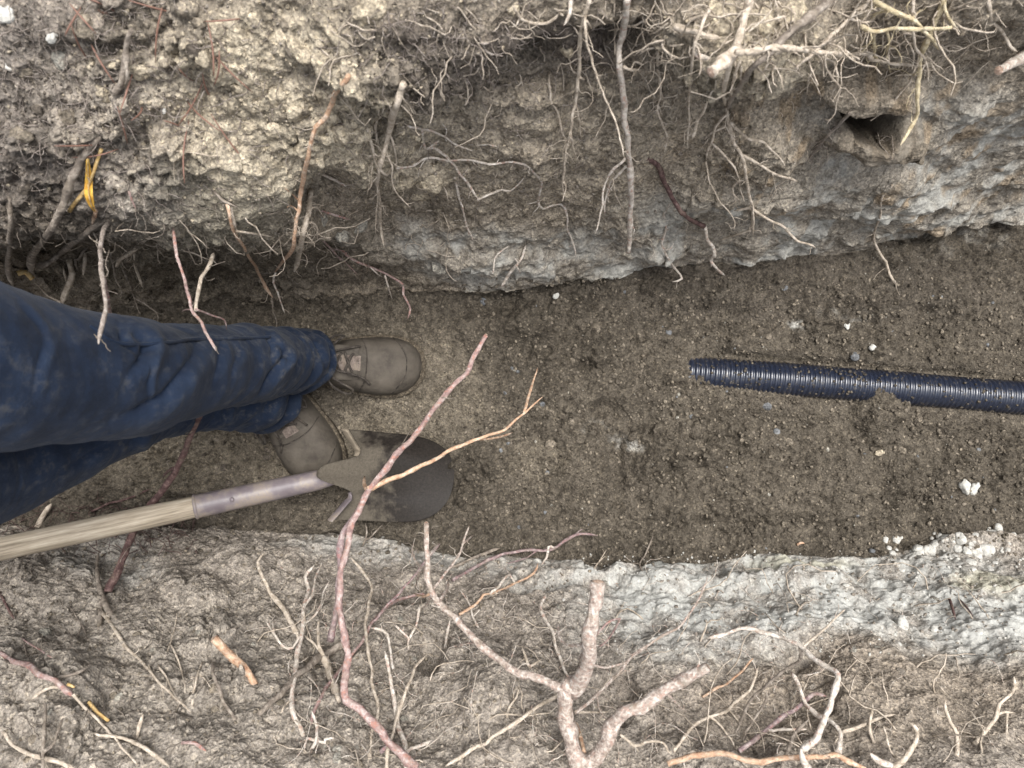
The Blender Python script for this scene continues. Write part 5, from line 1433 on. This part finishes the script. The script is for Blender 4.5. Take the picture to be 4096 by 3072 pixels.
crumbs('soil_crumbs', 4200, (0, 1200, 2212, 1655), 'clod_grey_tan', .9, 4.5, 'brown crumbs over the lower bank')
crumbs('soil_crumbs', 1500, (0, 1180, 1300, 1655), 'clod_brown', .9, 5.0, 'dark brown crumbs over the lower bank')
crumbs('clay_crumbs', 700, (1250, 1190, 2212, 1420), 'clay', 1.0, 4.0, 'pale clay crumbs over the clay band')
crumbs('clay_crumbs', 260, (1250, 520, 2212, 1150), 'clod_grey', .8, 2.4, 'white specks scattered over the trench floor', lambda u, v: .25 + gs(u, v, 1850, 680, 120, 40) + gs(u, v, 2000, 560, 180, 50))
crumbs('soil_crumbs', 1500, (0, 0, 1250, 420), 'clod_dark', 1.2, 5.0, 'dark crumbs over the root mat', lambda u, v: min(1, gs(u, v, 930, 90, 190, 110) + gs(u, v, 130, 220, 200, 250)))

# soil spilled on the pipe
base = lump_mesh('c', 3, 1); bv = np.array([v.co[:] for v in base.vertices]); bf = [tuple(p.vertices) for p in base.polygons]
V_, F_ = [], []
side_ = Vector((0, 0, 1)).cross(pdir).normalized(); up_p = pdir.cross(side_).normalized()
for i in range(340):
    cl = [.10, .17, .26, .33, .40, .55][int(rg.integers(6))]
    s_ = abs(cl + rg.normal() * .035) if rg.random() < .75 else rg.random() * .62
    an = math.pi / 2 + rg.normal() * .75
    sb_ = s_ + .05
    c = PIPE_A + pdir * s_ + side_ * (.006 * math.sin(sb_ * 2.1 + .5)) - Vector((0, 0, .046 * math.exp(-sb_ / .055)))
    p = c + (side_ * math.cos(an) + up_p * math.sin(an)) * (PIPE_R + .0016)
    w_ = bv * ((.0009 + .0022 * rg.random() ** 2) * (.7 + .6 * rg.random(3))) + np.array(p)
    b = len(V_); V_.extend(w_.tolist()); F_.extend(tuple(x + b for x in f) for f in bf)
tag(mesh_object('soil_crumbs', V_, F_, M['clod_floor']), 'soil crumbs spilled along the top of the black pipe', kind='stuff')

# thread roots matted in the banks: nobody could count them
def fibres(name, n, box, mat, lmin, lmax, label, accept=None, rad=.00045, droop=.5):
    V_, F_ = [], []; c = 0
    while c < n:
        u = box[0] + rg.random() * (box[2] - box[0]); v = box[1] + rg.random() * (box[3] - box[1])
        if accept and rg.random() > accept(u, v): continue
        p, nrm_, d = hit(u / .54, v / .54)
        q = np.array(p - nrm_ * .002); pts = [q.copy()]
        dr = rg.normal(size=3) * .8 + np.array(nrm_) * .7 + np.array([0, 0, -droop]); dr /= np.linalg.norm(dr)
        L = lmin + (lmax - lmin) * rg.random() ** 2; m = 7
        for k in range(m):
            dr = dr + rg.normal(size=3) * .33 + np.array([0, 0, -droop * .2]) - np.array(nrm_) * .10; dr /= np.linalg.norm(dr)
            q = q + dr * L / m; pts.append(q.copy())
        r = rad * (.7 + rg.random())
        v_, f_ = tube(pts, np.linspace(r, r * .5, m + 1), 3, c, .05, False, False)
        b = len(V_); V_ += v_; F_ += [tuple(x + b for x in ff) for ff in f_]; c += 1
    o = mesh_object(name, V_, F_, M[mat]); o['kind'] = 'stuff'; o['label'] = label
    return o
fibres('fine_rootlets', 3000, (0, 0, 1300, 440), 'F', .010, .04, 'brown thread roots matted in the topsoil', lambda u, v: min(1, gs(u, v, 950, 90, 220, 110) + gs(u, v, 160, 200, 260, 240) + .12))
fibres('fine_rootlets', 520, (0, 430, 900, 640), 'B', .015, .05, 'brown thread roots in the recess above the jeans')
fibres('fine_rootlets', 420, (1300, 0, 2150, 160), 'P', .015, .06, 'tan thread roots under the overhang')
fibres('fine_rootlets', 260, (700, 200, 1750, 560), 'P', .012, .04, 'tan thread roots on the brown face')
fibres('fine_rootlets', 900, (0, 1080, 1000, 1655), 'B', .012, .045, 'brown thread roots over the lower left bank', None, .0005, -.1)
fibres('fine_rootlets', 420, (600, 1200, 2212, 1655), 'W', .012, .045, 'whitish thread roots over the lower right bank', None, .00045, -.1)
fibres('fine_rootlets', 260, (0, 1090, 420, 1200), 'D', .02, .07, 'dark wiry roots matted beside the shovel handle', None, .0006, 0)

fibres('fine_rootlets', 140, (1400, 0, 2050, 130), 'P', .03, .11, 'tan tangled roots along the top edge at right', None, .0011, .15)
fibres('fine_rootlets', 160, (700, 0, 1500, 240), 'P', .02, .08, 'tan tangled roots under the topsoil lip', None, .0008, .25)
fibres('fine_rootlets', 200, (600, 1230, 1700, 1655), 'W', .03, .09, 'whitish tangled roots on the lower bank', None, .0008, -.15)
fibres('fine_rootlets', 110, (550, 1260, 2212, 1655), 'P', .06, .16, 'tan tangled roots on the lower bank', None, .0011, -.05)
fibres('fine_rootlets', 60, (150, 450, 1000, 560), 'P', .04, .10, 'tan tangled roots over the recess above the jeans', None, .0010, .5)
# dry needles on the upper left slope
nm_, t, b = new_mat('dry_needle'); b.inputs['Base Color'].default_value = (.19, .10, .07, 1); b.inputs['Roughness'].default_value = .6
M['needle'] = nm_
for i in range(24):
    u = 120 + rg.random() * 420; v = 10 + rg.random() * 330
    p, nrm_, d = hit(u / .54, v / .54)
    dr = rg.normal(size=3); dr -= np.array(nrm_) * dr.dot(np.array(nrm_)) * .8; dr /= np.linalg.norm(dr)
    L = .03 + .035 * rg.random(); c0 = np.array(p + nrm_ * .006)
    pts = [c0 + dr * L * (k / 6 - .5) + np.array(nrm_) * .004 * math.sin(k / 6 * 3.14) for k in range(7)]
    vv, ff = tube(pts, np.array([.0004, .0008, .0009, .0009, .0008, .0006, .0003]), 5, i, .03)
    tag(mesh_object('pine_needle', vv, ff, nm_, loc=tuple(pts[0])), 'dry reddish-brown needle on the loose slope at upper left', 'needle', 'dry needles on the upper left slope')

# yellow leaf blade and split yellow stick
lf, t, b = new_mat('yellow_leaf')
n = noise_node(t, 90, 3, .6); r = ramp(t, n.outputs['Fac'], [(.35, (.50, .25, .03)), (.6, (.72, .47, .09)), (.75, (.42, .24, .06))])
t.links.new(r.outputs['Color'], b.inputs['Base Color']); b.inputs['Roughness'].default_value = .55
P2_, d2, t2, q2 = trace('A560,1010 568,1120 572,1230 602,1335', .012, .016, seed=4)
V_, F_ = [], []
for i, p in enumerate(P2_):
    s_ = i / (len(P2_) - 1); wd = .0042 * math.sin(math.pi * min(1, s_ * .93 + .05)) ** .8 * (.6 + .7 * s_) + .0006
    for k in range(7):
        c = -1 + k / 3
        V_.append((p[0] + c * wd, p[1] + c * wd * .2, p[2] + .003 * abs(c) - .001))
for i in range(len(P2_) - 1):
    for k in range(6): F_.append((i * 7 + k, i * 7 + k + 1, i * 7 + k + 8, i * 7 + k + 7))
lo_ = mesh_object('leaf', V_, F_, lf, loc=tuple(P2_[0])); lo_.modifiers.new('thickness', 'SOLIDIFY').thickness = .0004
tag(lo_, 'narrow yellow leaf blade lying on the upper left slope', 'leaf')
v, f = tube(P2_ + np.array([0, 0, .002]), np.full(len(P2_), .0007), 5, 3, .05)
mesh_object('midrib', v, f, M['G'], parent=lo_, loc=tuple(P2_[0]))
root('split yellow stick crossing under the yellow leaf', 'G', 'A640,940 600,1060 545,1190 440,1332', 16, 26, (.006, .012), name='stick', cat='stick', group='yellow broken wood', hair=0, tip=False)
root('yellow splintered twig end at the edge of the jeans', 'G', 'D110,150 160,140 205,185', 34, 22, (.045, .05), name='stick', cat='stick', group='yellow broken wood', hair=0, tip=False)
root('orange stem scrap under the tip of the yellow leaf', 'O', 'A605,1330 592,1380 582,1420', 16, 12, (.012, .012), name='twig', cat='twig', group='yellow broken wood', hair=0)
root('rust-coloured leaf scrap on the olive earth block', 'R', 'A815,1210 835,1270 862,1325', 14, 6, (.004, .004), name='twig', cat='twig', group='yellow broken wood', hair=0)
root('small green-yellow bud on the pinkish root at lower left', 'G', 'G430,1130 455,1140 475,1150', 18, 14, (.03, .03), name='bud', cat='bud', group='yellow broken wood', hair=0)
root('tiny orange twig scrap on the floor near the pale clay edge', 'O', 'I780,250 800,236 825,240', 12, 10, (.003, .003), name='twig', cat='twig', group='yellow broken wood', hair=0)
